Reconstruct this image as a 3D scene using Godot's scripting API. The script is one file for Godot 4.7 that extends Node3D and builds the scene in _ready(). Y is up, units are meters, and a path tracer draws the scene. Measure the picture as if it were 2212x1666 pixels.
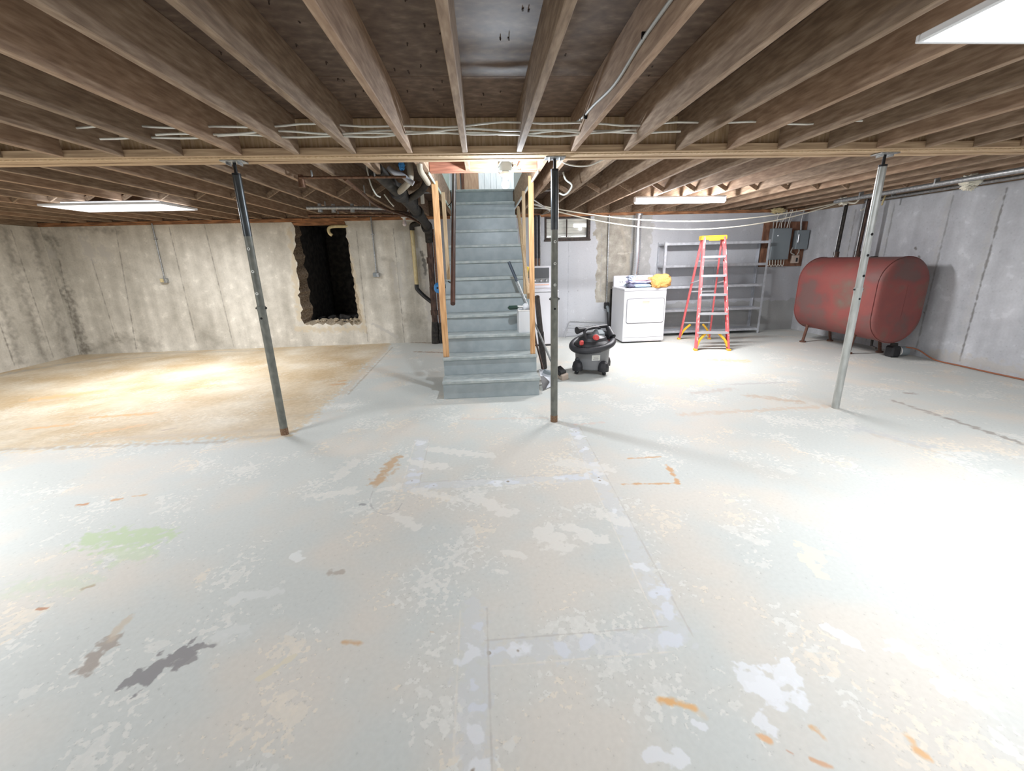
extends Node3D

# ---------------------------------------------------------------- mesh builder
class MB:
	var v := PackedVector3Array()
	var n := PackedVector3Array()
	var uv := PackedVector2Array()
	func tri(a: Vector3, b: Vector3, c: Vector3) -> void:
		var m := (c - a).cross(b - a).normalized()
		v.append_array([a, b, c]); n.append_array([m, m, m])
		uv.append_array([Vector2.ZERO, Vector2.ZERO, Vector2.ZERO])
	func tri_n(a: Vector3, b: Vector3, c: Vector3, na: Vector3, nb: Vector3, nc: Vector3) -> void:
		v.append_array([a, b, c]); n.append_array([na, nb, nc])
		uv.append_array([Vector2.ZERO, Vector2.ZERO, Vector2.ZERO])
	func quad(a: Vector3, b: Vector3, c: Vector3, d: Vector3) -> void:
		tri(a, b, c); tri(a, c, d)
	func quad_uv(a: Vector3, b: Vector3, c: Vector3, d: Vector3, ua: Vector2, ub: Vector2, uc: Vector2, ud: Vector2) -> void:
		quad(a, b, c, d)
		var s := uv.size()
		uv[s - 6] = ua; uv[s - 5] = ub; uv[s - 4] = uc; uv[s - 3] = ua; uv[s - 2] = uc; uv[s - 1] = ud
	func facing(a: Vector3, b: Vector3, c: Vector3, d: Vector3, out: Vector3) -> void:
		if (c - a).cross(b - a).dot(out) >= 0.0: quad(a, b, c, d)
		else: quad(a, d, c, b)
	func facing3(a: Vector3, b: Vector3, c: Vector3, out: Vector3) -> void:
		if (c - a).cross(b - a).dot(out) >= 0.0: tri(a, b, c)
		else: tri(a, c, b)
	# box with chamfered edges
	func box(c: Vector3, s: Vector3, bev := 0.0, t := Basis()) -> void:
		var h := s * 0.5
		var b: float = minf(bev, minf(h.x, minf(h.y, h.z)) * 0.9)
		if b <= 0.0:
			for ax in 3:
				var u := (ax + 1) % 3; var w := (ax + 2) % 3
				for sg in [-1.0, 1.0]:
					var q := []
					for k in [[-1, -1], [1, -1], [1, 1], [-1, 1]]:
						var p := Vector3.ZERO
						p[ax] = h[ax] * sg; p[u] = h[u] * k[0]; p[w] = h[w] * k[1]
						q.append(c + t * p)
					var o := Vector3.ZERO; o[ax] = sg
					facing(q[0], q[1], q[2], q[3], t * o)
			return
		var i := h - Vector3(b, b, b)
		for ax in 3:
			var u := (ax + 1) % 3; var w := (ax + 2) % 3
			for sg in [-1.0, 1.0]:
				var q := []
				for k in [[-1, -1], [1, -1], [1, 1], [-1, 1]]:
					var p := Vector3.ZERO
					p[ax] = h[ax] * sg; p[u] = i[u] * k[0]; p[w] = i[w] * k[1]
					q.append(c + t * p)
				var o := Vector3.ZERO; o[ax] = sg
				facing(q[0], q[1], q[2], q[3], t * o)
			for su in [-1.0, 1.0]:
				for sw in [-1.0, 1.0]:
					var q := []
					for e in [[-1.0, 0], [1.0, 0], [1.0, 1], [-1.0, 1]]:
						var p := Vector3.ZERO
						p[ax] = i[ax] * e[0]
						p[u] = (h[u] if e[1] == 0 else i[u]) * su
						p[w] = (i[w] if e[1] == 0 else h[w]) * sw
						q.append(c + t * p)
					var o := Vector3.ZERO; o[u] = su; o[w] = sw
					facing(q[0], q[1], q[2], q[3], t * o)
		for sx in [-1.0, 1.0]:
			for sy in [-1.0, 1.0]:
				for sz in [-1.0, 1.0]:
					var s3 := Vector3(sx, sy, sz)
					facing3(c + t * (Vector3(h.x, i.y, i.z) * s3), c + t * (Vector3(i.x, h.y, i.z) * s3), c + t * (Vector3(i.x, i.y, h.z) * s3), t * s3)
	# swept round tube through points; r a float or an array of radii
	func tube(pts: Array, r, seg := 10, caps := true) -> void:
		var rings := []; var nrm := []
		var up := Vector3.UP
		var last := Vector3.ZERO
		for k in pts.size():
			var d: Vector3 = (pts[mini(k + 1, pts.size() - 1)] - pts[maxi(k - 1, 0)]).normalized()
			if k == 0:
				up = Vector3.UP if absf(d.y) < 0.9 else Vector3.RIGHT
				up = (up - d * up.dot(d)).normalized()
			else:
				up = (up - d * up.dot(d)).normalized()
			last = d
			var side := d.cross(up)
			var rr: float = r[k] if r is Array else r
			var ring := []; var rn := []
			for j in seg:
				var a := TAU * j / seg
				var o := side * cos(a) + up * sin(a)
				ring.append(pts[k] + o * rr); rn.append(o)
			rings.append(ring); nrm.append(rn)
		for k in pts.size() - 1:
			for j in seg:
				var j2 := (j + 1) % seg
				var a: Vector3 = rings[k][j]; var b: Vector3 = rings[k + 1][j]; var c: Vector3 = rings[k + 1][j2]; var d: Vector3 = rings[k][j2]
				if (c - a).cross(b - a).dot(nrm[k][j]) >= 0.0:
					tri_n(a, b, c, nrm[k][j], nrm[k + 1][j], nrm[k + 1][j2]); tri_n(a, c, d, nrm[k][j], nrm[k + 1][j2], nrm[k][j2])
				else:
					tri_n(a, c, b, nrm[k][j], nrm[k + 1][j2], nrm[k + 1][j]); tri_n(a, d, c, nrm[k][j], nrm[k][j2], nrm[k + 1][j2])
		if caps:
			for e in [0, pts.size() - 1]:
				var o: Vector3 = (pts[e] - pts[1]) if e == 0 else (pts[e] - pts[e - 1])
				for j in seg: facing3(pts[e], rings[e][j], rings[e][(j + 1) % seg], o)
	func cyl(a: Vector3, b: Vector3, r: float, seg := 14) -> void:
		tube([a, b], r, seg)
	# profile of Vector2(radius, height) turned about y at c
	func lathe(c: Vector3, prof: Array, seg := 24, t := Basis(), sx := 1.0, sz := 1.0) -> void:
		for k in prof.size() - 1:
			var p: Vector2 = prof[k]; var q: Vector2 = prof[k + 1]
			if p.is_equal_approx(q): continue
			var sl := Vector2(q.y - p.y, p.x - q.x).normalized()
			for j in seg:
				var a0 := TAU * j / seg; var a1 := TAU * (j + 1) / seg
				var d0 := Vector3(cos(a0) * sx, 0, sin(a0) * sz); var d1 := Vector3(cos(a1) * sx, 0, sin(a1) * sz)
				var n0 := t * Vector3(cos(a0) * sl.x, sl.y, sin(a0) * sl.x); var n1 := t * Vector3(cos(a1) * sl.x, sl.y, sin(a1) * sl.x)
				var A := c + t * (d0 * p.x + Vector3.UP * p.y); var B := c + t * (d0 * q.x + Vector3.UP * q.y)
				var C := c + t * (d1 * q.x + Vector3.UP * q.y); var D := c + t * (d1 * p.x + Vector3.UP * p.y)
				if q.x > 1e-5: tri_sm(A, B, C, n0, n0, n1)
				if p.x > 1e-5: tri_sm(A, C, D, n0, n1, n1)
	func tri_sm(a: Vector3, b: Vector3, c: Vector3, na: Vector3, nb: Vector3, nc: Vector3) -> void:
		if (c - a).cross(b - a).dot(na + nb + nc) >= 0.0: tri_n(a, b, c, na, nb, nc)
		else: tri_n(a, c, b, na, nc, nb)
	# grid of points with smooth normals
	func grid(p: Array, out: Vector3, away = null) -> void:
		var R := p.size(); var C: int = p[0].size()
		var nn := []
		for i in R:
			var row := []
			for j in C:
				var du: Vector3 = p[mini(i + 1, R - 1)][j] - p[maxi(i - 1, 0)][j]
				var dv: Vector3 = p[i][mini(j + 1, C - 1)] - p[i][maxi(j - 1, 0)]
				var m := du.cross(dv).normalized()
				var o: Vector3 = out if away == null else away.call(p[i][j])
				row.append(m if m.dot(o) >= 0.0 else -m)
			nn.append(row)
		for i in R - 1:
			for j in C - 1:
				tri_sm(p[i][j], p[i + 1][j], p[i + 1][j + 1], nn[i][j], nn[i + 1][j], nn[i + 1][j + 1])
				tri_sm(p[i][j], p[i + 1][j + 1], p[i][j + 1], nn[i][j], nn[i + 1][j + 1], nn[i][j + 1])
	func mesh() -> ArrayMesh:
		var a := []
		a.resize(Mesh.ARRAY_MAX)
		a[Mesh.ARRAY_VERTEX] = v; a[Mesh.ARRAY_NORMAL] = n; a[Mesh.ARRAY_TEX_UV] = uv
		var m := ArrayMesh.new()
		m.add_surface_from_arrays(Mesh.PRIMITIVE_TRIANGLES, a)
		return m

# ---------------------------------------------------------------- scene helpers
var M := {}
var taken := {}
var rng := RandomNumberGenerator.new()
var cam: Camera3D

func numbered(called: String) -> String:
	if not taken.has(called):
		taken[called] = 0
		return called
	taken[called] += 1
	return "%s_%03d" % [called, taken[called]]

func tag(o: Node, label := "", category := "", group := "", kind := "") -> Node:
	if label: o.set_meta("label", label)
	if category: o.set_meta("category", category)
	if group: o.set_meta("group", group)
	if kind: o.set_meta("kind", kind)
	return o

func obj(called: String, mb, m: Material, parent: Node = null) -> MeshInstance3D:
	var o := MeshInstance3D.new()
	o.mesh = mb.mesh() if mb is MB else mb
	o.material_override = m
	if parent == null:
		o.name = numbered(called)
		add_child(o)
	else:
		o.name = called
		parent.add_child(o, true)
	return o

func thing(called: String, label: String, category: String, at := Vector3.ZERO, turn := 0.0, group := "") -> Node3D:
	var o := Node3D.new()
	o.name = numbered(called)
	add_child(o)
	o.position = at
	o.rotation.y = turn
	tag(o, label, category, group)
	return o

func setting(called: String, label := "") -> Node3D:
	var o := Node3D.new()
	o.name = called
	add_child(o)
	tag(o, label, "", "", "structure")
	return o

func bx(c: Vector3, s: Vector3, bev := 0.004, t := Basis()) -> MB:
	var b := MB.new()
	b.box(c, s, bev, t)
	return b

func tb(pts: Array, r, seg := 10, caps := true) -> MB:
	var b := MB.new()
	b.tube(pts, r, seg, caps)
	return b

func curve(pts: Array, sub := 6) -> Array:
	var out := []
	for i in pts.size() - 1:
		var p0: Vector3 = pts[maxi(i - 1, 0)]; var p1: Vector3 = pts[i]; var p2: Vector3 = pts[i + 1]; var p3: Vector3 = pts[mini(i + 2, pts.size() - 1)]
		for k in sub:
			out.append(p1.cubic_interpolate(p2, p0, p3, float(k) / sub))
	out.append(pts[-1])
	return out

func along(a: Vector3, b: Vector3) -> Basis:   # y axis along a->b
	var y := (b - a).normalized()
	var x := y.cross(Vector3(0, 0, 1))
	if x.length() < 0.01: x = Vector3(1, 0, 0)
	x = x.normalized()
	return Basis(x, y, x.cross(y))

func bar(a: Vector3, b: Vector3, w: float, d: float, bev := 0.003) -> MB:   # rectangular bar, x size w, z size d
	return bx((a + b) * 0.5, Vector3(w, a.distance_to(b), d), bev, along(a, b))

# photograph pixel -> point on the plane where that axis has that value
func px(x: float, y: float, axis: int, val: float) -> Vector3:
	var f := 833.0 / tan(deg_to_rad(cam.fov) * 0.5)
	var d := cam.global_basis * Vector3((x - 1106.0) / f, -(y - 833.0) / f, -1.0)
	return cam.global_position + d * ((val - cam.global_position[axis]) / d[axis])

# ---------------------------------------------------------------- materials
func ramp(stops: Array) -> Gradient:
	var g := Gradient.new()
	var o := PackedFloat32Array(); var c := PackedColorArray()
	for s in stops:
		o.append(s[0]); c.append(s[1])
	g.offsets = o; g.colors = c
	return g

func noise(freq: float, oct := 4, sd := 1, kind := FastNoiseLite.TYPE_SIMPLEX_SMOOTH) -> FastNoiseLite:
	var f := FastNoiseLite.new()
	f.seed = sd; f.frequency = freq; f.noise_type = kind
	f.fractal_type = FastNoiseLite.FRACTAL_FBM; f.fractal_octaves = oct
	return f

func ntex(freq: float, oct: int, sd: int, stops: Array, size := 512, kind := FastNoiseLite.TYPE_SIMPLEX_SMOOTH) -> NoiseTexture2D:
	var t := NoiseTexture2D.new()
	t.width = size; t.height = size; t.seamless = true
	t.noise = noise(freq, oct, sd, kind)
	t.color_ramp = ramp(stops)
	return t

func htex(freq: float, oct: int, sd: int) -> NoiseTexture2D:
	return ntex(freq, oct, sd, [[0.0, Color.BLACK], [1.0, Color.WHITE]], 512)

func mat(c: Color, rough := 0.7, metal := 0.0, spec := 0.5) -> StandardMaterial3D:
	var m := StandardMaterial3D.new()
	m.albedo_color = c; m.roughness = rough; m.metallic = metal; m.metallic_specular = spec
	return m

# colour mottled by a noise texture laid on in world space
func mottled(a: Color, b: Color, rough: float, scale: Vector3, freq := 0.012, sd := 3, oct := 4, metal := 0.0) -> StandardMaterial3D:
	var m := mat(Color.WHITE, rough, metal)
	m.albedo_texture = ntex(freq, oct, sd, [[0.25, a], [0.75, b]])
	m.uv1_triplanar = true; m.uv1_world_triplanar = true; m.uv1_scale = scale
	return m

func c8(r: int, g: int, b: int) -> Color:
	return Color(r / 255.0, g / 255.0, b / 255.0)

func make_materials() -> void:
	var wood := [[0.2, c8(130, 107, 87)], [0.42, c8(143, 120, 99)], [0.6, c8(151, 128, 106)], [0.85, c8(165, 143, 121)]]
	# joists run along z; grain is stretched along z
	for k in 3:
		var w := []
		for s in wood: w.append([s[0], Color(s[1].r * [1.0, 0.93, 1.07][k], s[1].g * [1.0, 0.93, 1.05][k], s[1].b * [1.0, 0.92, 1.04][k])])
		var m := mat(Color.WHITE, 0.82)
		m.albedo_texture = ntex(0.02, 5, 11 + k, w)
		m.uv1_triplanar = true; m.uv1_world_triplanar = true; m.uv1_scale = Vector3(3.1, 3.1, 0.5)
		M["joist%d" % k] = m
		m = mat(Color.WHITE, 0.62)
		var pl := []
		for s in [[0.2, c8(96, 78, 64)], [0.45, c8(110, 90, 75)], [0.65, c8(118, 98, 82)], [0.9, c8(136, 117, 100)]]:
			var f: float = [1.0, 0.93, 1.07][k]
			pl.append([s[0], Color(s[1].r * f, s[1].g * f, s[1].b * f)])
		m.albedo_texture = ntex(0.016, 5, 31 + k, pl)
		m.uv1_triplanar = true; m.uv1_world_triplanar = true; m.uv1_scale = Vector3(1.1, 1.0, 1.7)
		M["subfloor%d" % k] = m
	M.beam_wood = mottled(c8(168, 140, 110), c8(204, 176, 142), 0.8, Vector3(0.22, 3.0, 3.4), 0.02, 41, 5)
	M.header_wood = mottled(c8(150, 96, 76), c8(190, 128, 102), 0.75, Vector3(0.3, 3.0, 3.0), 0.02, 42, 5)
	M.sill_wood = mottled(c8(120, 84, 58), c8(176, 124, 84), 0.8, Vector3(0.4, 3.0, 3.0), 0.02, 43, 5)
	M.new_stud = mottled(c8(196, 146, 98), c8(226, 178, 128), 0.7, Vector3(3.5, 0.3, 3.5), 0.02, 44, 5)
	M.old_stud = mottled(c8(180, 152, 116), c8(206, 180, 146), 0.75, Vector3(3.5, 0.3, 3.5), 0.02, 45, 5)
	M.stair_paint = mottled(c8(156, 166, 169), c8(168, 177, 179), 0.34, Vector3(0.8, 0.8, 0.8), 0.015, 46, 5)
	M.tread_paint = mottled(c8(160, 169, 169), c8(184, 190, 187), 0.42, Vector3(0.9, 0.9, 1.8), 0.02, 47, 5)
	M.rail_wood = mottled(c8(70, 46, 38), c8(98, 68, 56), 0.45, Vector3(3, 0.5, 0.5), 0.02, 48)
	M.steel_paint = mottled(c8(102, 104, 97), c8(126, 127, 118), 0.45, Vector3(1.6, 0.9, 1.6), 0.02, 49)
	M.steel_dark = mottled(c8(64, 68, 70), c8(88, 92, 94), 0.32, Vector3(2, 0.5, 2), 0.02, 50, 4, 0.55)
	M.steel_light = mottled(c8(166, 168, 164), c8(190, 192, 188), 0.35, Vector3(2, 0.5, 2), 0.02, 51, 4, 0.35)
	M.galvanised = mottled(c8(150, 152, 152), c8(188, 190, 190), 0.4, Vector3(2, 2, 2), 0.03, 52, 4, 0.6)
	M.rust_foot = mottled(c8(110, 78, 54), c8(150, 126, 104), 0.85, Vector3(6, 6, 6), 0.03, 53)
	M.black_metal = mat(c8(34, 34, 36), 0.45, 0.3)
	M.black_plastic = mat(c8(38, 38, 40), 0.5)
	M.dark_iron = mottled(c8(30, 29, 28), c8(62, 56, 50), 0.75, Vector3(1.5, 1.5, 1.5), 0.02, 54)
	M.brown_iron = mottled(c8(58, 42, 36), c8(98, 74, 62), 0.6, Vector3(2, 0.6, 2), 0.02, 55, 4, 0.2)
	M.copper = mottled(c8(92, 66, 50), c8(130, 96, 74), 0.45, Vector3(2, 2, 2), 0.02, 56, 4, 0.5)
	M.pvc = mat(c8(156, 146, 130), 0.6)
	M.pvc_cream = mottled(c8(196, 178, 130), c8(216, 200, 156), 0.5, Vector3(2, 1, 2), 0.02, 57)
	M.cable_white = mat(c8(222, 220, 210), 0.6)
	M.cable_grey = mat(c8(168, 166, 160), 0.6)
	M.rope = mat(c8(238, 232, 214), 0.75)
	M.white_enamel = mat(c8(232, 232, 237), 0.3)
	M.white_plastic = mat(c8(232, 230, 226), 0.5)
	M.white_side = mat(c8(222, 222, 226), 0.3)
	M.seam_grey = mat(c8(128, 128, 132), 0.6)
	M.panel_glass_dark = mat(c8(96, 98, 100), 0.12)
	M.console_grey = mat(c8(140, 142, 142), 0.4, 0.3)
	M.chrome = mat(c8(210, 212, 214), 0.2, 0.9)
	M.silver_hose = mat(c8(216, 218, 222), 0.22, 0.75)
	M.shelf_grey = mottled(c8(184, 188, 194), c8(202, 206, 212), 0.45, Vector3(1, 1, 1), 0.02, 58, 4, 0.1)
	M.ladder_red = mottled(c8(212, 92, 96), c8(228, 116, 116), 0.5, Vector3(1.4, 1.4, 1.4), 0.02, 59)
	M.ladder_yellow = mat(c8(240, 188, 52), 0.5)
	M.aluminium = mat(c8(206, 208, 212), 0.35, 0.6)
	var tank := mat(Color.WHITE, 0.62)
	tank.albedo_texture = ntex(0.006, 5, 61, [[0.2, c8(112, 84, 80)], [0.38, c8(132, 74, 70)], [0.6, c8(142, 76, 71)], [0.75, c8(128, 84, 76)], [0.92, c8(118, 102, 92)]])
	tank.uv1_triplanar = true; tank.uv1_world_triplanar = true; tank.uv1_scale = Vector3(0.5, 0.45, 0.32)
	M.tank_red = tank
	M.tank_leg = mottled(c8(88, 58, 48), c8(120, 86, 70), 0.8, Vector3(3, 3, 3), 0.03, 62)
	M.electric_grey = mat(c8(134, 143, 147), 0.5, 0.1)
	M.backer_board = mottled(c8(112, 76, 58), c8(150, 108, 84), 0.8, Vector3(1, 0.4, 1), 0.02, 63)
	M.beige_plastic = mat(c8(196, 178, 164), 0.6)
	M.vac_grey = mat(c8(126, 127, 129), 0.5)
	M.vac_black = mat(c8(44, 44, 47), 0.45)
	M.hose_black = mat(c8(56, 56, 60), 0.5)
	M.wand_grey = mottled(c8(62, 58, 58), c8(88, 82, 80), 0.6, Vector3(3, 1, 3), 0.03, 81)
	M.vac_red = mat(c8(224, 86, 82), 0.45)
	M.handle_cream = mat(c8(226, 216, 178), 0.5)
	M.grip_slate = mat(c8(66, 76, 88), 0.5)
	M.paper = mat(c8(226, 226, 220), 0.7)
	M.ink = mat(c8(46, 46, 50), 0.7)
	M.cloth_blue = mottled(c8(186, 196, 222), c8(206, 216, 236), 0.95, Vector3(4, 4, 4), 0.02, 64)
	M.cloth_sky = mottled(c8(182, 208, 228), c8(208, 226, 240), 0.95, Vector3(4, 4, 4), 0.02, 65)
	M.cloth_lilac = mottled(c8(196, 190, 226), c8(216, 210, 240), 0.95, Vector3(4, 4, 4), 0.02, 66)
	M.cloth_peach = mottled(c8(240, 196, 176), c8(250, 214, 196), 0.95, Vector3(4, 4, 4), 0.02, 67)
	M.cloth_orange = mottled(c8(228, 168, 92), c8(244, 192, 122), 0.95, Vector3(4, 4, 4), 0.02, 68)
	M.cloth_dark = mat(c8(110, 112, 132), 0.95)
	M.orange_cord = mat(c8(156, 98, 70), 0.6)
	M.blue_plastic = mat(c8(70, 150, 220), 0.4)
	M.green_plastic = mat(c8(34, 62, 52), 0.45)
	M.yellow_plastic = mat(c8(236, 206, 60), 0.45)
	M.translucent_bin = mat(c8(222, 224, 226), 0.5)
	M.window_wood = mottled(c8(52, 44, 40), c8(78, 66, 58), 0.7, Vector3(2, 2, 2), 0.02, 69)
	M.well_board = mottled(c8(208, 210, 196), c8(228, 228, 214), 0.8, Vector3(0.6, 2.4, 1), 0.02, 70, 5)
	var gl := mat(Color(1, 1, 1, 0.12), 0.03)
	gl.transparency = BaseMaterial3D.TRANSPARENCY_ALPHA
	M.glass = gl
	M.mint_panel = mottled(c8(196, 214, 204), c8(212, 228, 218), 0.5, Vector3(3, 0.4, 3), 0.02, 71)
	M.white_panel = mottled(c8(226, 232, 234), c8(240, 244, 246), 0.5, Vector3(3, 0.4, 3), 0.02, 72)
	M.door_wood = mottled(c8(176, 142, 116), c8(198, 166, 138), 0.6, Vector3(3, 0.4, 3), 0.02, 73)
	M.jamb_wood = mottled(c8(96, 62, 46), c8(124, 84, 62), 0.5, Vector3(3, 0.4, 3), 0.02, 74)
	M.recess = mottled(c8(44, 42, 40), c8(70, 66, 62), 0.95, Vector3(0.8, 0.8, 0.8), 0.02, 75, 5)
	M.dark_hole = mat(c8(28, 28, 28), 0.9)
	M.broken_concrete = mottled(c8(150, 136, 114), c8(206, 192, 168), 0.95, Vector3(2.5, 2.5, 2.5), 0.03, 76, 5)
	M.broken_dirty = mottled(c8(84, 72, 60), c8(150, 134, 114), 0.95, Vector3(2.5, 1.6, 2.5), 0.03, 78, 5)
	var lens := mat(c8(245, 246, 250), 0.5)
	lens.emission_enabled = true; lens.emission = Color(0.95, 0.97, 1.0); lens.emission_energy_multiplier = 2.2
	M.lamp_lens = lens
	var bulb := lens.duplicate()
	bulb.emission = Color(0.93, 0.97, 1.0); bulb.emission_energy_multiplier = 8.0
	M.lamp_bulb = bulb
	var tube2 := lens.duplicate()
	tube2.emission = Color(1.0, 0.99, 1.0); tube2.emission_energy_multiplier = 14.0
	M.lamp_tube = tube2
	M.bulb_off = mat(c8(222, 210, 210), 0.3)
	M.lamp_frame = mat(c8(235, 236, 238), 0.5)
	M.duct_tape = mat(c8(160, 160, 164), 0.4, 0.3)
	M.nail = mat(c8(70, 56, 47), 0.8)

# ---------------------------------------------------------------- painted surfaces: stains, flaked paint, form marks
func nb(freq: float, oct: int, sd: int, x0: float, y0: float, mpp: float, w: int, h: int) -> PackedByteArray:
	var f := noise(freq * mpp, oct, sd)
	f.offset = Vector3(x0 / mpp, y0 / mpp, 0)
	return f.get_image(w, h, false, false, false).get_data()

# a stain along a segment, with a ragged edge: pixels a..b in metres, width w
func stain(d: PackedByteArray, w: int, h: int, x0: float, y0: float, mpp: float, rag: PackedByteArray, a: Vector2, b: Vector2, wide: float, col: Color, amount: float, soft := 0.5) -> void:
	var reach := wide * 1.5
	var i0 := maxi(int((minf(a.x, b.x) - reach - x0) / mpp), 0); var i1 := mini(int((maxf(a.x, b.x) + reach - x0) / mpp), w - 1)
	var j0 := maxi(int((minf(a.y, b.y) - reach - y0) / mpp), 0); var j1 := mini(int((maxf(a.y, b.y) + reach - y0) / mpp), h - 1)
	var ab := b - a
	var L := maxf(ab.length_squared(), 1e-9)
	var cr := col.r * 255.0; var cg := col.g * 255.0; var cb := col.b * 255.0
	for j in range(j0, j1 + 1):
		var py := y0 + (j + 0.5) * mpp
		for i in range(i0, i1 + 1):
			var p := Vector2(x0 + (i + 0.5) * mpp, py)
			var t := clampf((p - a).dot(ab) / L, 0.0, 1.0)
			var dist := p.distance_to(a + ab * t) / wide
			var e := 1.0 - dist + (rag[j * w + i] - 128) * 0.009
			var k := clampf(e / soft, 0.0, 1.0) * amount
			if k > 0.0:
				var o := (j * w + i) * 3
				d[o] = int(lerpf(d[o], cr, k)); d[o + 1] = int(lerpf(d[o + 1], cg, k)); d[o + 2] = int(lerpf(d[o + 2], cb, k))

func fpx(x: float, y: float) -> Vector2:
	var p := px(x, y, 1, 0.0)
	return Vector2(p.x, p.z)

func paint_floor(x0: float, z0: float, x1: float, z1: float, w: int) -> ImageTexture:
	var mpp := (x1 - x0) / w
	var h := int(round((z1 - z0) / mpp))
	var big := nb(0.55, 3, 101, x0, z0, mpp, w, h)
	var tint := nb(1.1, 4, 102, x0, z0, mpp, w, h)
	var dens := nb(1.6, 3, 103, x0, z0, mpp, w, h)
	var fl := nb(6.0, 5, 104, x0, z0, mpp, w, h)
	var fs := nb(24.0, 3, 107, x0, z0, mpp, w, h)
	var fine := nb(38.0, 3, 105, x0, z0, mpp, w, h)
	var rag := nb(14.0, 4, 106, x0, z0, mpp, w, h)
	var d := PackedByteArray()
	d.resize(w * h * 3)
	for j in h:
		var z := z0 + (j + 0.5) * mpp
		var o := j * w
		for i in w:
			var x := x0 + (i + 0.5) * mpp
			var q := o + i
			var tb2 := (big[q] - 128) * 0.0078
			var tt := (tint[q] - 128) * 0.0078
			var ff := (fine[q] - 128) * 0.0078
			var f2: int = fl[q]
			var r := 204.0; var g := 207.0; var b := 202.0
			# worn warm areas in the paint, and a stretch of sound minty paint
			var near_mid := clampf(1.0 - absf(x - 0.45) * 0.55, 0.0, 1.0) * clampf((z + 3.6) * 1.2, 0.0, 1.0)
			var wk := clampf(tt * 1.7 + 0.12 + near_mid * 0.6, 0.0, 1.0)
			r += wk * 8.0; g += wk * 0.0; b -= wk * 5.0
			# old room: bare tan concrete
			var edge := minf(-1.62 - x, -3.43 - z) * 9.0 + tt * 1.2 + (rag[q] - 128) * 0.01
			if edge > 0.0:
				var e := minf(edge, 1.0)
				r = lerpf(r, 203.0 + tt * 8.0, e); g = lerpf(g, 185.0 + tt * 18.0, e); b = lerpf(b, 156.0 + tt * 30.0, e)
			var v := tb2 * 7.0 + ff * 4.0
			if edge > 0.0: v += (rag[q] - 128) * 0.09 + tt * 9.0
			# flaked places showing the pale coat beneath, in clusters
			var cl: float = dens[q] - 128.0
			var thr: float = 196.0 - cl * 1.05
			var thb: float = 188.0 - cl * 0.55
			var pk := 0.0
			if fs[q] > thr: pk = minf((fs[q] - thr) * 0.16, 1.0) * 0.8
			if f2 > thb: pk = maxf(pk, minf((f2 - thb) * 0.3, 1.0) * 0.55)
			if edge > 0.0: pk *= 0.4
			if pk > 0.0:
				if tt > 0.12:
					r = lerpf(r, 228.0, pk); g = lerpf(g, 219.0, pk); b = lerpf(b, 203.0, pk)
				else:
					r = lerpf(r, 224.0, pk); g = lerpf(g, 223.0, pk); b = lerpf(b, 216.0, pk)
			elif fs[q] > thr - 5.0 and ff < 0.0: v -= 13.0
			if f2 > thb - 2.0 and f2 < thb and ff < -0.02: v -= 14.0
			if fine[q] < 44: v -= 14.0
			var t3 := q * 3
			d[t3] = clampi(int(r + v), 0, 255); d[t3 + 1] = clampi(int(g + v), 0, 255); d[t3 + 2] = clampi(int(b + v), 0, 255)
	var S := func(ax: float, ay: float, bx2: float, by: float, wide: float, col: Color, amount: float, soft := 0.5) -> void:
		stain(d, w, h, x0, z0, mpp, rag, fpx(ax, ay), fpx(bx2, by), wide, col, amount, soft)
	var R := func(ax: float, az: float, bx2: float, bz: float, wide: float, col: Color, amount: float, soft := 0.5) -> void:
		stain(d, w, h, x0, z0, mpp, rag, Vector2(ax, az), Vector2(bx2, bz), wide, col, amount, soft)
	var rust := c8(206, 150, 96)
	var pale := c8(228, 230, 232)
	var blueish := c8(216, 220, 227)
	var cream := c8(238, 226, 198)
	# strips where partition plates were nailed down
	for s in [[-0.47, -2.5, 0.68, -2.5], [0.72, -3.42, 0.68, -1.24], [-0.05, -1.24, 0.66, -1.24], [-0.095, -1.45, -0.085, -0.6], [-0.54, -3.25, -0.52, -2.5]]:
		R.call(s[0], s[1], s[2], s[3], 0.055, c8(207, 209, 209), 0.6, 0.3)
		var nrm := Vector2(-(s[3] - s[1]), s[2] - s[0]).normalized() * 0.055
		for sg in [-1.0, 1.0]:
			R.call(s[0] + nrm.x * sg, s[1] + nrm.y * sg, s[2] + nrm.x * sg, s[3] + nrm.y * sg, 0.005, c8(188, 183, 175) if sg < 0 else c8(226, 220, 208), 0.6, 0.9)
		var L := Vector2(s[0], s[1]).distance_to(Vector2(s[2], s[3]))
		var cnt := int(L / 0.11)
		for k in cnt:
			var t := rng.randf()
			R.call(lerpf(s[0], s[2], t), lerpf(s[1], s[3], t), lerpf(s[0], s[2], t) + rng.randf_range(-0.04, 0.04), lerpf(s[1], s[3], t) + rng.randf_range(-0.03, 0.03), rng.randf_range(0.015, 0.04), blueish if k % 3 else pale, 0.7, 0.3)
			if k % 4 == 0:
				R.call(lerpf(s[0], s[2], t), lerpf(s[1], s[3], t), lerpf(s[0], s[2], t), lerpf(s[1], s[3], t), 0.009, c8(140, 128, 112), 0.8, 0.5)
	# rust marks
	S.call(812, 1045, 858, 988, 0.055, c8(196, 160, 122), 0.75, 0.7)
	S.call(1345, 1046, 1466, 1044, 0.014, rust, 0.7, 0.8); S.call(1466, 1044, 1440, 1004, 0.018, rust, 0.8, 0.8); S.call(1358, 991, 1425, 987, 0.012, rust, 0.6, 0.8)
	S.call(1428, 1510, 1500, 1532, 0.014, c8(226, 172, 110), 0.9, 0.9); S.call(1470, 1522, 1515, 1545, 0.016, c8(224, 192, 150), 0.5, 1.6)
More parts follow.
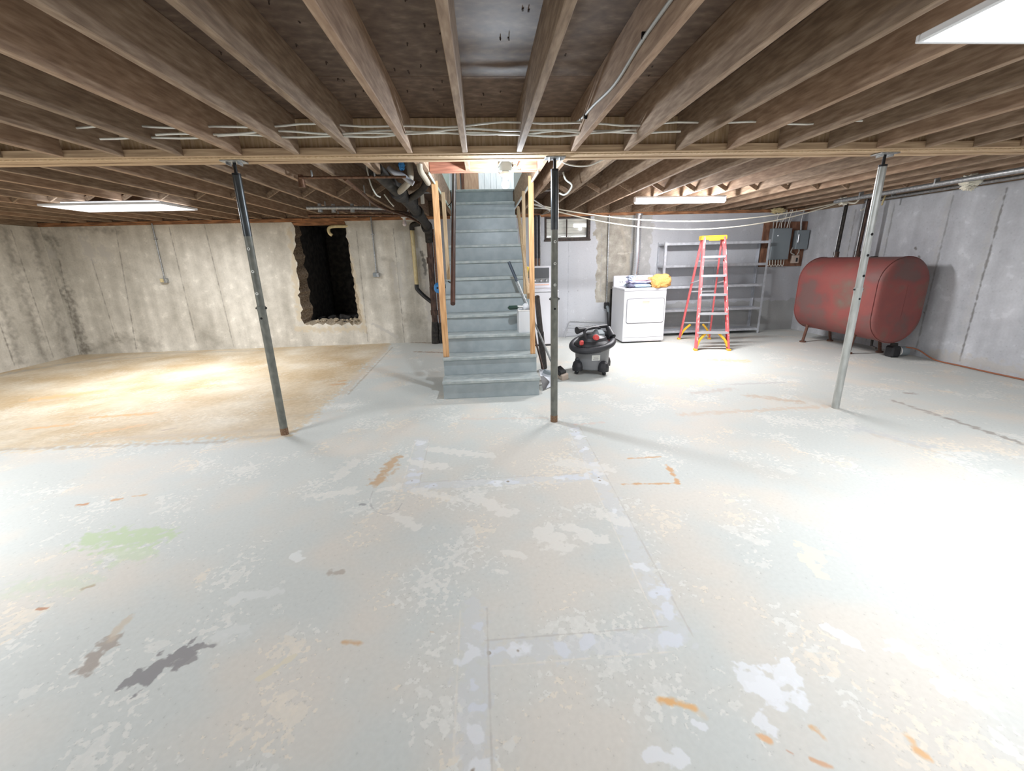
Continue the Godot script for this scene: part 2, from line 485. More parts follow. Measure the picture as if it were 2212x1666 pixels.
	S.call(1760, 1578, 1778, 1592, 0.016, c8(214, 158, 98), 0.9, 0.8); S.call(1635, 1588, 1660, 1600, 0.01, c8(224, 170, 120), 0.8, 0.9); S.call(1700, 1622, 1712, 1628, 0.006, c8(190, 130, 96), 0.8, 0.9)
	S.call(1960, 1592, 1970, 1600, 0.012, c8(224, 176, 120), 0.7, 0.9); S.call(1980, 1622, 2012, 1642, 0.014, c8(222, 170, 112), 0.8, 0.9); S.call(1752, 1640, 1798, 1658, 0.007, c8(210, 160, 120), 0.8, 0.9)
	S.call(742, 1388, 775, 1390, 0.014, c8(206, 168, 128), 0.8, 0.9); S.call(930, 1365, 936, 1366, 0.008, c8(206, 158, 110), 0.9, 0.9)
	S.call(170, 1091, 184, 1090, 0.02, c8(196, 150, 116), 0.9, 0.6); S.call(247, 1080, 262, 1078, 0.018, c8(206, 166, 130), 0.9, 0.6); S.call(290, 1072, 312, 1070, 0.018, c8(210, 180, 146), 0.8, 0.6); S.call(80, 1316, 100, 1316, 0.01, c8(186, 140, 112), 0.9, 0.6); S.call(180, 1272, 200, 1266, 0.014, c8(178, 162, 138), 0.9, 0.6)
	S.call(80, 862, 220, 845, 0.12, c8(222, 172, 116), 0.6, 0.9); S.call(200, 902, 330, 893, 0.05, c8(214, 160, 108), 0.75, 0.8); S.call(60, 926, 150, 918, 0.05, c8(216, 168, 116), 0.6, 0.8); S.call(195, 938, 310, 918, 0.05, c8(216, 176, 132), 0.6, 0.8)
	S.call(420, 838, 465, 832, 0.06, c8(220, 176, 124), 0.6, 0.8); S.call(712, 832, 740, 830, 0.04, c8(206, 160, 116), 0.7, 0.7); S.call(735, 824, 745, 822, 0.03, c8(206, 160, 116), 0.6, 0.7)
	S.call(380, 925, 350, 930, 0.02, c8(180, 160, 140), 0.7, 0.6); S.call(0, 972, 480, 955, 0.035, c8(176, 164, 148), 0.55, 0.8); S.call(150, 952, 600, 928, 0.05, c8(188, 176, 160), 0.5, 0.9)
	S.call(1395, 820, 1500, 825, 0.22, c8(230, 214, 184), 0.6, 0.5); S.call(1540, 778, 1610, 780, 0.1, c8(232, 196, 150), 0.7, 0.8); S.call(1548, 790, 1566, 790, 0.05, c8(178, 206, 222), 0.8, 0.6)
	S.call(1500, 850, 1580, 840, 0.06, c8(190, 176, 166), 0.5, 0.8); S.call(1620, 855, 1725, 868, 0.07, c8(196, 170, 146), 0.55, 0.8); S.call(1470, 896, 1790, 878, 0.05, c8(208, 188, 168), 0.6, 0.7); S.call(1575, 831, 1690, 826, 0.04, c8(184, 180, 178), 0.5, 0.8)
	S.call(1930, 866, 2050, 905, 0.035, c8(158, 148, 140), 0.6, 0.8); S.call(2050, 905, 2212, 960, 0.035, c8(150, 142, 134), 0.7, 0.8); S.call(1960, 850, 1970, 850, 0.04, c8(160, 146, 138), 0.6, 0.6)
	S.call(1850, 925, 2000, 965, 0.08, c8(186, 188, 192), 0.4, 0.9); S.call(1890, 940, 2050, 985, 0.03, c8(206, 196, 180), 0.5, 0.9)
	S.call(900, 760, 960, 762, 0.05, c8(150, 124, 104), 0.6, 0.7); S.call(890, 740, 930, 741, 0.04, c8(140, 118, 100), 0.6, 0.7)
	S.call(836, 750, 740, 850, 0.06, c8(206, 192, 172), 0.6, 0.4); S.call(848, 750, 752, 852, 0.015, c8(176, 166, 150), 0.6, 0.6)
	S.call(1245, 918, 1300, 912, 0.03, c8(216, 190, 176), 0.5, 0.8); S.call(1000, 905, 1180, 903, 0.03, c8(214, 198, 184), 0.5, 0.8)
	for q in [[30, 805, 230, 772, 0.10], [120, 788, 330, 770, 0.06], [0, 812, 60, 800, 0.12], [330, 764, 620, 756, 0.05]]:
		S.call(q[0], q[1], q[2], q[3], q[4], c8(176, 170, 160), 0.6, 1.2)
	for q in [[40, 872, 140, 862], [330, 850, 480, 838], [520, 822, 600, 816], [250, 880, 420, 868], [560, 870, 640, 862], [150, 900, 190, 897], [620, 900, 690, 893]]:
		S.call(q[0], q[1], q[2], q[3], 0.05, c8(196, 184, 164), 0.6, 1.2)
	# pale green spill, dark bare patches
	S.call(205, 1165, 335, 1160, 0.10, c8(188, 204, 168), 0.85, 0.5); S.call(255, 1195, 300, 1200, 0.08, c8(194, 206, 176), 0.7, 0.7); S.call(40, 1270, 180, 1260, 0.08, c8(198, 208, 184), 0.5, 0.9)
	S.call(300, 1470, 400, 1408, 0.045, c8(142, 140, 140), 0.95, 0.2); S.call(350, 1432, 400, 1424, 0.04, c8(146, 143, 142), 0.9, 0.25); S.call(420, 1400, 460, 1396, 0.014, c8(150, 148, 146), 0.9, 0.4)
	S.call(190, 1444, 235, 1385, 0.035, c8(162, 152, 142), 0.85, 0.4); S.call(235, 1385, 280, 1330, 0.02, c8(198, 184, 164), 0.7, 0.6)
	S.call(560, 1465, 640, 1415, 0.012, c8(222, 214, 192), 0.9, 0.3); S.call(505, 1292, 600, 1278, 0.03, c8(214, 216, 212), 0.85, 0.3); S.call(480, 1370, 530, 1360, 0.04, c8(214, 216, 212), 0.8, 0.4)
	S.call(636, 1200, 648, 1208, 0.025, c8(226, 228, 224), 0.9, 0.2); S.call(715, 1238, 740, 1236, 0.02, c8(176, 166, 154), 0.8, 0.6); S.call(780, 1090, 790, 1090, 0.012, c8(150, 150, 150), 0.8, 0.6)
	# large cream peels on the right
	for s in [[2085, 1072, 2150, 1085, 0.05], [2150, 1100, 2205, 1125, 0.07], [1745, 1185, 1765, 1200, 0.045], [1785, 1195, 1800, 1195, 0.02], [1845, 1190, 1885, 1225, 0.03], [1735, 1205, 1770, 1240, 0.025], [1745, 1212, 1780, 1245, 0.03], [1900, 1210, 1925, 1240, 0.03], [2080, 1212, 2110, 1235, 0.03], [1930, 1150, 1960, 1160, 0.05], [1990, 1155, 2010, 1165, 0.02], [1990, 1195, 2020, 1192, 0.02], [1700, 1450, 1660, 1500, 0.05], [1620, 1470, 1690, 1500, 0.06], [1940, 1400, 1980, 1420, 0.04], [2060, 1480, 2110, 1510, 0.05], [1500, 1560, 1520, 1570, 0.012], [1400, 1630, 1470, 1640, 0.022], [1640, 1555, 1670, 1575, 0.02], [1800, 1365, 1850, 1390, 0.03]]:
		S.call(s[0], s[1], s[2], s[3], s[4], cream if s[1] < 1300 else pale, 0.8, 0.2)
	for s in [[1215, 1000, 1300, 1012, 0.08], [1180, 1150, 1210, 1180, 0.07], [1230, 1140, 1290, 1165, 0.05], [930, 970, 1060, 985, 0.05], [900, 1060, 985, 1080, 0.04], [730, 1030, 760, 1000, 0.06], [1090, 1195, 1130, 1200, 0.022], [990, 1220, 1010, 1226, 0.012], [1075, 1233, 1095, 1236, 0.012], [1020, 1070, 1100, 1110, 0.05], [890, 1000, 960, 1010, 0.05], [850, 1110, 900, 1140, 0.03], [1300, 1110, 1340, 1130, 0.05], [700, 1070, 760, 1060, 0.05], [820, 1060, 860, 1050, 0.03]]:
		S.call(s[0], s[1], s[2], s[3], s[4], c8(230, 227, 219), 0.6, 0.25)
	# a thin chalk curve and its ends
	var arc := [[806, 1060], [799, 1078], [802, 1094], [813, 1106], [828, 1111], [845, 1110], [860, 1101], [868, 1088]]
	for k in arc.size() - 1: S.call(arc[k][0], arc[k][1], arc[k + 1][0], arc[k + 1][1], 0.005, c8(176, 174, 172), 0.7, 1.0)
	var im := Image.create_from_data(w, h, false, Image.FORMAT_RGB8, d)
	return ImageTexture.create_from_image(im)

func wpx(x: float, y: float) -> Vector2:
	var p := px(x, y, 2, -7.75)
	return Vector2(p.x, -p.y)

# concrete wall: u runs along the wall in metres, v = -height
func paint_wall(u0: float, u1: float, w: int, which: String) -> ImageTexture:
	var mpp := (u1 - u0) / w
	var h := int(ceil(2.12 / mpp))
	var v0 := -2.12
	var sd: int = {"back": 200, "left": 220, "right": 240, "front": 260}[which]
	var big := nb(0.8, 4, sd, u0, v0, mpp, w, h)
	var str_n := noise(1.0, 4, sd + 1)
	var fine := nb(30.0, 3, sd + 2, u0, v0, mpp, w, h)
	var mid := nb(4.5, 5, sd + 3, u0, v0, mpp, w, h)
	var rag := nb(9.0, 4, sd + 4, u0, v0, mpp, w, h)
	var d := PackedByteArray()
	d.resize(w * h * 3)
	for j in h:
		var y := v0 + (j + 0.5) * mpp
		for i in w:
			var x := u0 + (i + 0.5) * mpp
			var q := j * w + i
			var t := (big[q] - 128) * 0.0078
			var m2 := (mid[q] - 128) * 0.0078
			var ff := (fine[q] - 128) * 0.0078
			var st := str_n.get_noise_2d(x * 3.2, y * 0.35)
			var r := 204.0; var g := 199.0; var b := 187.0
			var v := t * 20.0 + m2 * 16.0 + ff * 7.0 + st * 26.0
			if which == "right": r = 190.0; g = 192.0; b = 196.0; v = t * 12.0 + m2 * 10.0 + ff * 6.0 + st * 16.0
			if which == "back" and x > -0.84 + m2 * 0.03:
				# painted blue-grey, with a strip left bare behind the dryer hose
				var bare := false
				if x > 2.02 + m2 * 0.04 and x < 2.98 + m2 * 0.1 and y < -0.6: bare = true
				if x > 1.96 + m2 * 0.1 and x < 2.1 and y < -1.72 + m2 * 0.1: bare = true
				if x > 2.45 and x < 2.98 and y > -1.0: bare = false
				if bare and x < 2.62:
					r = 164.0; g = 159.0; b = 148.0; v = t * 14.0 + m2 * 30.0 + ff * 8.0
				elif bare:
					r = 172.0; g = 172.0; b = 170.0; v = m2 * 14.0 + ff * 5.0
				else:
					r = 188.0; g = 190.0; b = 194.0
					v = t * 7.0 + ff * 3.0 + st * 5.0
					if x > 3.0 and y > -0.55 + m2 * 0.06: r -= 14.0; g -= 15.0; b -= 20.0
			if m2 > 0.42 and v > 0.0: v += 8.0
			if fine[q] < 46: v -= 16.0
			var o := q * 3
			d[o] = clampi(int(r + v), 0, 255); d[o + 1] = clampi(int(g + v), 0, 255); d[o + 2] = clampi(int(b + v), 0, 255)
	var S := func(a: Vector2, b: Vector2, wide: float, col: Color, amount: float, soft := 0.6) -> void:
		stain(d, w, h, u0, v0, mpp, rag, a, b, wide, col, amount, soft)
	var dark := c8(88, 84, 78)
	if which == "back":
		# form-board lines
		for s in [[250, 495, 295, 755], [365, 490, 425, 740], [440, 480, 505, 750], [770, 500, 795, 740], [850, 495, 874, 740], [128, 560, 172, 770], [198, 560, 250, 730]]:
			S.call(wpx(s[0], s[1]), wpx(s[2], s[3]), 0.013, c8(112, 107, 99), 0.8, 2.0)
			S.call(wpx(s[0], s[1]) + Vector2(0.03, 0), wpx(s[2], s[3]) + Vector2(0.03, 0), 0.012, c8(196, 190, 176), 0.45, 0.9)
		for s in [[1228, 520, 1226, 720], [1300, 490, 1297, 640]]:
			S.call(wpx(s[0], s[1]), wpx(s[2], s[3]), 0.006, c8(150, 152, 158), 0.6, 0.9)
		for s in [[1229, 553], [1300, 552], [1228, 630], [1248, 628], [1298, 627], [1225, 700]]:
			S.call(wpx(s[0], s[1]), wpx(s[0], s[1] + 1), 0.012, c8(146, 146, 150), 0.7, 0.8)
		# damp streaks and salts near the corner
		for s in [[110, 520, 180, 760, 0.10], [62, 505, 140, 650, 0.06], [90, 600, 150, 740, 0.06], [120, 490, 260, 500, 0.07], [150, 640, 190, 770, 0.10], [60, 490, 120, 520, 0.12]]:
			S.call(wpx(s[0], s[1]), wpx(s[2], s[3]), s[4], c8(104, 99, 90), 0.7, 2.2)
		for s in [[106, 545, 112, 552, 0.08], [92, 560, 100, 600, 0.03], [185, 525, 195, 550, 0.12], [220, 540, 232, 552, 0.10]]:
			S.call(wpx(s[0], s[1]), wpx(s[2], s[3]), s[4], c8(196, 192, 184), 0.75, 0.5)
		for s in [[260, 730, 340, 745, 0.14], [440, 720, 470, 740, 0.12], [250, 735, 190, 760, 0.1], [880, 690, 920, 700, 0.14], [830, 560, 850, 565, 0.08]]:
			S.call(wpx(s[0], s[1]), wpx(s[2], s[3]), s[4], c8(132, 126, 114), 0.6, 2.0)
		# plaster runs and scraped marks right of the opening
		for s in [[848, 570, 856, 630, 0.035], [860, 570, 868, 640, 0.03], [805, 700, 860, 730, 0.03], [869, 500, 878, 605, 0.018], [905, 535, 918, 600, 0.05], [922, 600, 928, 690, 0.05]]:
			S.call(wpx(s[0], s[1]), wpx(s[2], s[3]), s[4], c8(196, 192, 184), 0.75, 0.4)
		S.call(wpx(912, 545), wpx(920, 590), 0.035, c8(96, 94, 90), 0.7, 0.6)
		for s in [[1340, 480, 1360, 590], [1375, 500, 1350, 580]]:
			S.call(wpx(s[0], s[1]), wpx(s[2], s[3]), 0.03, c8(174, 166, 152), 0.7, 0.8)
		S.call(wpx(1335, 548), wpx(1362, 546), 0.02, c8(190, 184, 172), 0.8, 0.6)
		# crumbled margin of the opening
		for s in [[628, 500, 648, 690, 0.06], [748, 520, 786, 705, 0.05], [640, 712, 790, 712, 0.06]]:
			S.call(wpx(s[0], s[1]), wpx(s[2], s[3]), s[4], c8(204, 190, 164), 0.7, 0.7)
	elif which == "right":
		for z in [-4.76, -5.32, -6.1, -6.75, -3.9, -3.1]:
			S.call(Vector2(z, -2.0), Vector2(z, -0.05), 0.014, c8(104, 102, 100), 0.75 if z == -4.76 else 0.45, 0.9)
			S.call(Vector2(z - 0.04, -2.0), Vector2(z - 0.05, -0.05), 0.05, c8(186, 184, 178), 0.3, 0.9)
		S.call(Vector2(-4.0, -0.06), Vector2(-5.1, -0.08), 0.08, c8(186, 180, 170), 0.5, 0.6)
		for k in 14:
			var a := Vector2(rng.randf_range(-6.5, -3.2), rng.randf_range(-1.9, -0.2))
			S.call(a, a + Vector2(0.01, 0.01), rng.randf_range(0.008, 0.02), c8(112, 108, 104), 0.8, 0.6)
	elif which == "left":
		for z in [-7.3, -6.7, -6.1, -5.5, -4.9]:
			S.call(Vector2(z, -2.0), Vector2(z, -0.05), 0.014, c8(112, 107, 99), 0.8, 2.0)
		for z in [-7.6, -7.2, -6.85]:
			S.call(Vector2(z, -2.0), Vector2(z + 0.05, -0.1), 0.12, c8(104, 99, 90), 0.7, 2.2)
	return ImageTexture.create_from_image(Image.create_from_data(w, h, false, Image.FORMAT_RGB8, d))

# ---------------------------------------------------------------- the place
const X0 := -7.0
const X1 := 5.8
const ZB := -7.75
const ZF := 0.75
const WALL := 2.07      # top of the concrete
const JB := 2.12        # underside of joists
const JT := 2.355       # underside of subfloor
const FL2 := 2.376      # floor above
const STEP := 0.387
const JX := -0.085
const STRIP := 0.28      # light of each quarter of the strip, to all sides
const BULB := 0.85

func _ready() -> void:
	rng.seed = 7
	# camera
	cam = Camera3D.new()
	cam.name = "camera"
	cam.fov = 83.90157
	cam.near = 0.05
	cam.far = 60.0
	cam.rotation_order = EULER_ORDER_YXZ
	cam.position = Vector3(0, 1.38, 0)
	cam.rotation = Vector3(deg_to_rad(-16.28665), deg_to_rad(-3.45913), deg_to_rad(-1.4843))
	add_child(cam)
	cam.current = true
	# surroundings: a closed basement, no sky
	var env := Environment.new()
	env.background_mode = Environment.BG_COLOR
	env.background_color = Color.BLACK
	env.tonemap_mode = Environment.TONE_MAPPER_LINEAR
	env.tonemap_exposure = 1.72
	env.sdfgi_enabled = true
	env.ssao_enabled = true
	env.ssil_enabled = true
	var we := WorldEnvironment.new()
	we.name = "world_environment"
	we.environment = env
	add_child(we)
	make_materials()
	# lamps
	panel_lamp(Vector3(-4.09, JB, -5.6), "flat white light panel glowing near the wall with the broken opening", 5.8)
	panel_lamp(Vector3(2.16, JB, -1.34), "flat white light panel glowing in front of the support beam", 2.5)
	panel_lamp(Vector3(3.48, JB, -1.34), "flat white light panel lined up beside another, toward the tank wall", 2.1)
	panel_lamp(Vector3(-4.0, JB, -1.34), "flat white light panel hanging over the pale green floor stain", 7.0)
	strip_lamp()
	stair_lamp()
	hall_lamp()
	# structure
	build_floor()
	build_walls()
	build_ceiling()
	build_beam()
	build_upstairs()
	build_window()
	# things
	post(-1.742, "steel jack post with dark upper tube facing the broken wall opening", "dark")
	post(0.578, "steel jack post standing in front of the painted staircase", "mid")
	post(3.19, "pale galvanised steel jack post standing in front of the red oil tank", "light")
	build_stairs()
	build_washer()
	build_dryer()
	build_laundry()
	build_shelf()
	build_ladder()
	build_tank()
	build_electric()
	build_vacuum()
	build_stair_clutter()
	build_pipes()
	build_cables()

func quad_wall(mb: MB, x0: float, x1: float, y0: float, y1: float, z: float) -> void:
	var f := func(p: Vector3) -> Vector2: return Vector2((p.x - X0) / (X1 - X0), (2.12 - p.y) / 2.12)
	var a := Vector3(x0, y0, z); var b := Vector3(x0, y1, z); var c := Vector3(x1, y1, z); var d := Vector3(x1, y0, z)
	mb.quad_uv(a, b, c, d, f.call(a), f.call(b), f.call(c), f.call(d))

func surf(t: Texture2D, rough: float, bump_f := 0.0, bump := 0.0) -> StandardMaterial3D:
	var m := mat(Color.WHITE, rough)
	m.albedo_texture = t
	m.texture_repeat = false
	return m

func build_floor() -> void:
	var f := setting("floor", "worn pale grey painted concrete floor with rust stains")
	var nx0 := -2.8; var nx1 := 3.2; var nz0 := -3.4; var nz1 := -0.35
	var near := surf(paint_floor(nx0, nz0, nx1, nz1, 2048), 0.62)
	var far := surf(paint_floor(X0, ZB, X1, ZF, 2048), 0.62)
	var mb := MB.new()
	var put := func(b: MB, x0: float, z0: float, x1: float, z1: float, tx0: float, tz0: float, tx1: float, tz1: float) -> void:
		var u := func(x: float, z: float) -> Vector2: return Vector2((x - tx0) / (tx1 - tx0), (z - tz0) / (tz1 - tz0))
		b.quad_uv(Vector3(x0, 0, z0), Vector3(x1, 0, z0), Vector3(x1, 0, z1), Vector3(x0, 0, z1), u.call(x0, z0), u.call(x1, z0), u.call(x1, z1), u.call(x0, z1))
	put.call(mb, nx0, nz0, nx1, nz1, nx0, nz0, nx1, nz1)
	mb.box(Vector3((nx0 + nx1) / 2, -0.06, (nz0 + nz1) / 2), Vector3(nx1 - nx0, 0.1, nz1 - nz0))
	obj("slab", mb, near, f)
	mb = MB.new()
	for r in [[X0, ZB, X1, nz0], [X0, nz0, nx0, nz1], [nx1, nz0, X1, nz1], [X0, nz1, X1, ZF]]:
		put.call(mb, r[0], r[1], r[2], r[3], X0, ZB, X1, ZF)
	mb.box(Vector3((X0 + X1) / 2, -0.2, (ZB + ZF) / 2), Vector3(X1 - X0 + 0.6, 0.1, ZF - ZB + 0.6))
	obj("slab", mb, far, f)

func build_walls() -> void:
	# back wall with the broken opening and the window recess
	var w := setting("wall_back", "bare and grey-painted poured concrete wall with a broken opening")
	var m := surf(paint_wall(X0, X1, 2048, "back"), 0.88)
	var mb := MB.new()
	var hx0 := -3.6; var hx1 := -1.9
	var wx0 := 1.10; var wx1 := 1.89; var wy := 1.70
	quad_wall(mb, X0, hx0, 0, WALL, ZB)
	quad_wall(mb, hx1, wx0, 0, WALL, ZB)
	quad_wall(mb, wx1, X1, 0, WALL, ZB)
	quad_wall(mb, wx0, wx1, 0, wy, ZB)
	# ragged outlines: outer edge on the wall face, inner edge where the break reaches full depth
	var rows := 34
	var hn := noise(1.6, 4, 90)
	var yb := 0.40
	var lo := []; var li := []; var ro := []; var ri := []
	for k in rows + 1:
		var y := lerpf(yb, WALL, float(k) / rows)
		lo.append(Vector3(lerpf(-3.165, -3.08, float(k) / rows) + rng.randf_range(-0.012, 0.012) + hn.get_noise_1d(y * 3.0) * 0.06, y, ZB))
		li.append(Vector3(lerpf(-3.07, -3.05, float(k) / rows) + rng.randf_range(-0.008, 0.008) + hn.get_noise_1d(y * 3.0 + 40.0) * 0.06, y + 0.01, ZB - 0.2))
		ro.append(Vector3(lerpf(-2.15, -2.245, float(k) / rows) + rng.randf_range(-0.012, 0.012) + hn.get_noise_1d(y * 3.0 + 80.0) * 0.04, y, ZB))
		ri.append(Vector3(lerpf(-2.235, -2.255, float(k) / rows) + rng.randf_range(-0.015, 0.015), y + 0.01, ZB - 0.1))
	var bot := []; var boti := []
	var nb2 := 22
	for k in nb2 + 1:
		var t := float(k) / nb2
		bot.append(Vector3(lerpf(lo[0].x, ro[0].x, t), yb - 0.03 + rng.randf_range(-0.03, 0.03) if k > 0 and k < nb2 else yb, ZB))
		boti.append(Vector3(lerpf(li[0].x, ri[0].x, t), yb + 0.03 + rng.randf_range(-0.02, 0.03), ZB - 0.25))
	var f := func(p: Vector3) -> Vector2: return Vector2((p.x - X0) / (X1 - X0), (2.12 - p.y) / 2.12)
	for k in rows:
		var a := Vector3(hx0, lo[k].y, ZB); var b := Vector3(hx0, lo[k + 1].y, ZB)
		mb.quad_uv(a, b, lo[k + 1], lo[k], f.call(a), f.call(b), f.call(lo[k + 1]), f.call(lo[k]))
		a = Vector3(hx1, ro[k].y, ZB); b = Vector3(hx1, ro[k + 1].y, ZB)
		mb.quad_uv(ro[k], ro[k + 1], b, a, f.call(ro[k]), f.call(ro[k + 1]), f.call(b), f.call(a))
	quad_wall(mb, hx0, lo[0].x, 0, yb, ZB)
	quad_wall(mb, ro[0].x, hx1, 0, yb, ZB)
	for k in nb2:
		var a := Vector3(bot[k].x, 0, ZB); var b := Vector3(bot[k + 1].x, 0, ZB)
		mb.quad_uv(a, bot[k], bot[k + 1], b, f.call(a), f.call(bot[k]), f.call(bot[k + 1]), f.call(b))
	# body behind the face, clear of the openings
	for r in [[X0 - 0.25, hx0 + 0.3, 0.0, WALL], [-2.15, wx0, 0.0, WALL], [wx1, X1 + 0.25, 0.0, WALL], [wx0, wx1, 0.0, wy]]:
		mb.box(Vector3((r[0] + r[1]) / 2, (r[2] + r[3]) / 2, ZB - 0.135), Vector3(r[1] - r[0], r[3] - r[2], 0.25))
	mb.box(Vector3(-2.7, 0.15, ZB - 0.135), Vector3(1.2, 0.3, 0.25))
	obj("wall_face", mb, m, w)
	var br := MB.new()
	for k in rows:
		br.facing(ro[k], ro[k + 1], ri[k + 1], ri[k], Vector3(-1, 0, 0))
	for k in nb2:
		br.facing(bot[k], bot[k + 1], boti[k + 1], boti[k], Vector3.UP)
	obj("broken_edge", br, M.broken_concrete, w)
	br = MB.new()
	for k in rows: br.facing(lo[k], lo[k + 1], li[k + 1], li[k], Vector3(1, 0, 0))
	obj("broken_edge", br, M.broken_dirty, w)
	for k in 26:   # loose rubble on the sill of the opening
		var t := rng.randf()
		var s := rng.randf_range(0.012, 0.04)
		var p := Vector3(lerpf(-3.02, -2.25, t), yb + 0.02 + s * 0.3, ZB - rng.randf_range(0.03, 0.22))
		obj("rubble", bx(p, Vector3(s * 1.4, s, s), s * 0.25, Basis.from_euler(Vector3(rng.randf() * 3, rng.randf() * 3, 0))), M.broken_concrete, w)
	# the dark space behind the opening
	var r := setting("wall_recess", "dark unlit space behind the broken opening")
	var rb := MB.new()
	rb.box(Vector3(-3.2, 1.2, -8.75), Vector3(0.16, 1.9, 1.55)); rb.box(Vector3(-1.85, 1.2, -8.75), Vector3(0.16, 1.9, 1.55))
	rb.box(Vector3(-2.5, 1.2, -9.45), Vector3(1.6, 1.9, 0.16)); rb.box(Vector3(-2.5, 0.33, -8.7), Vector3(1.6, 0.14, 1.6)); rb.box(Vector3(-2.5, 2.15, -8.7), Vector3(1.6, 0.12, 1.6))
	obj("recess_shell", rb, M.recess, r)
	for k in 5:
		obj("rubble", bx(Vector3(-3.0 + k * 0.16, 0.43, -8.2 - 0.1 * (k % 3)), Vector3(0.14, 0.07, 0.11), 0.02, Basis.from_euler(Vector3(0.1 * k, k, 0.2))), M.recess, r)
	# side walls
	for side in ["left", "right"]:
		var x := X0 if side == "left" else X1
		var ws := setting("wall_" + side, "bare poured concrete wall with vertical form lines")
		var sm := surf(paint_wall(ZB, ZF, 1024, side), 0.9)
		var b2 := MB.new()
		var g := func(p: Vector3) -> Vector2: return Vector2((p.z - ZB) / (ZF - ZB), (2.12 - p.y) / 2.12)
		var q := [Vector3(x, 0, ZB), Vector3(x, WALL, ZB), Vector3(x, WALL, ZF), Vector3(x, 0, ZF)]
		if side == "left": q = [q[3], q[2], q[1], q[0]]
		b2.quad_uv(q[0], q[1], q[2], q[3], g.call(q[0]), g.call(q[1]), g.call(q[2]), g.call(q[3]))
		b2.box(Vector3(x + (-0.135 if side == "left" else 0.135), WALL / 2, (ZB + ZF) / 2), Vector3(0.25, WALL, ZF - ZB))
		obj("wall_face", b2, sm, ws)
	var wf := setting("wall_front", "bare poured concrete wall behind the viewer")
	obj("wall_face", bx(Vector3((X0 + X1) / 2, WALL / 2, ZF + 0.125), Vector3(X1 - X0 + 0.5, WALL, 0.25), 0), mottled(c8(198, 200, 203), c8(210, 212, 215), 0.9, Vector3(0.5, 0.5, 0.5), 0.012, 77), wf)

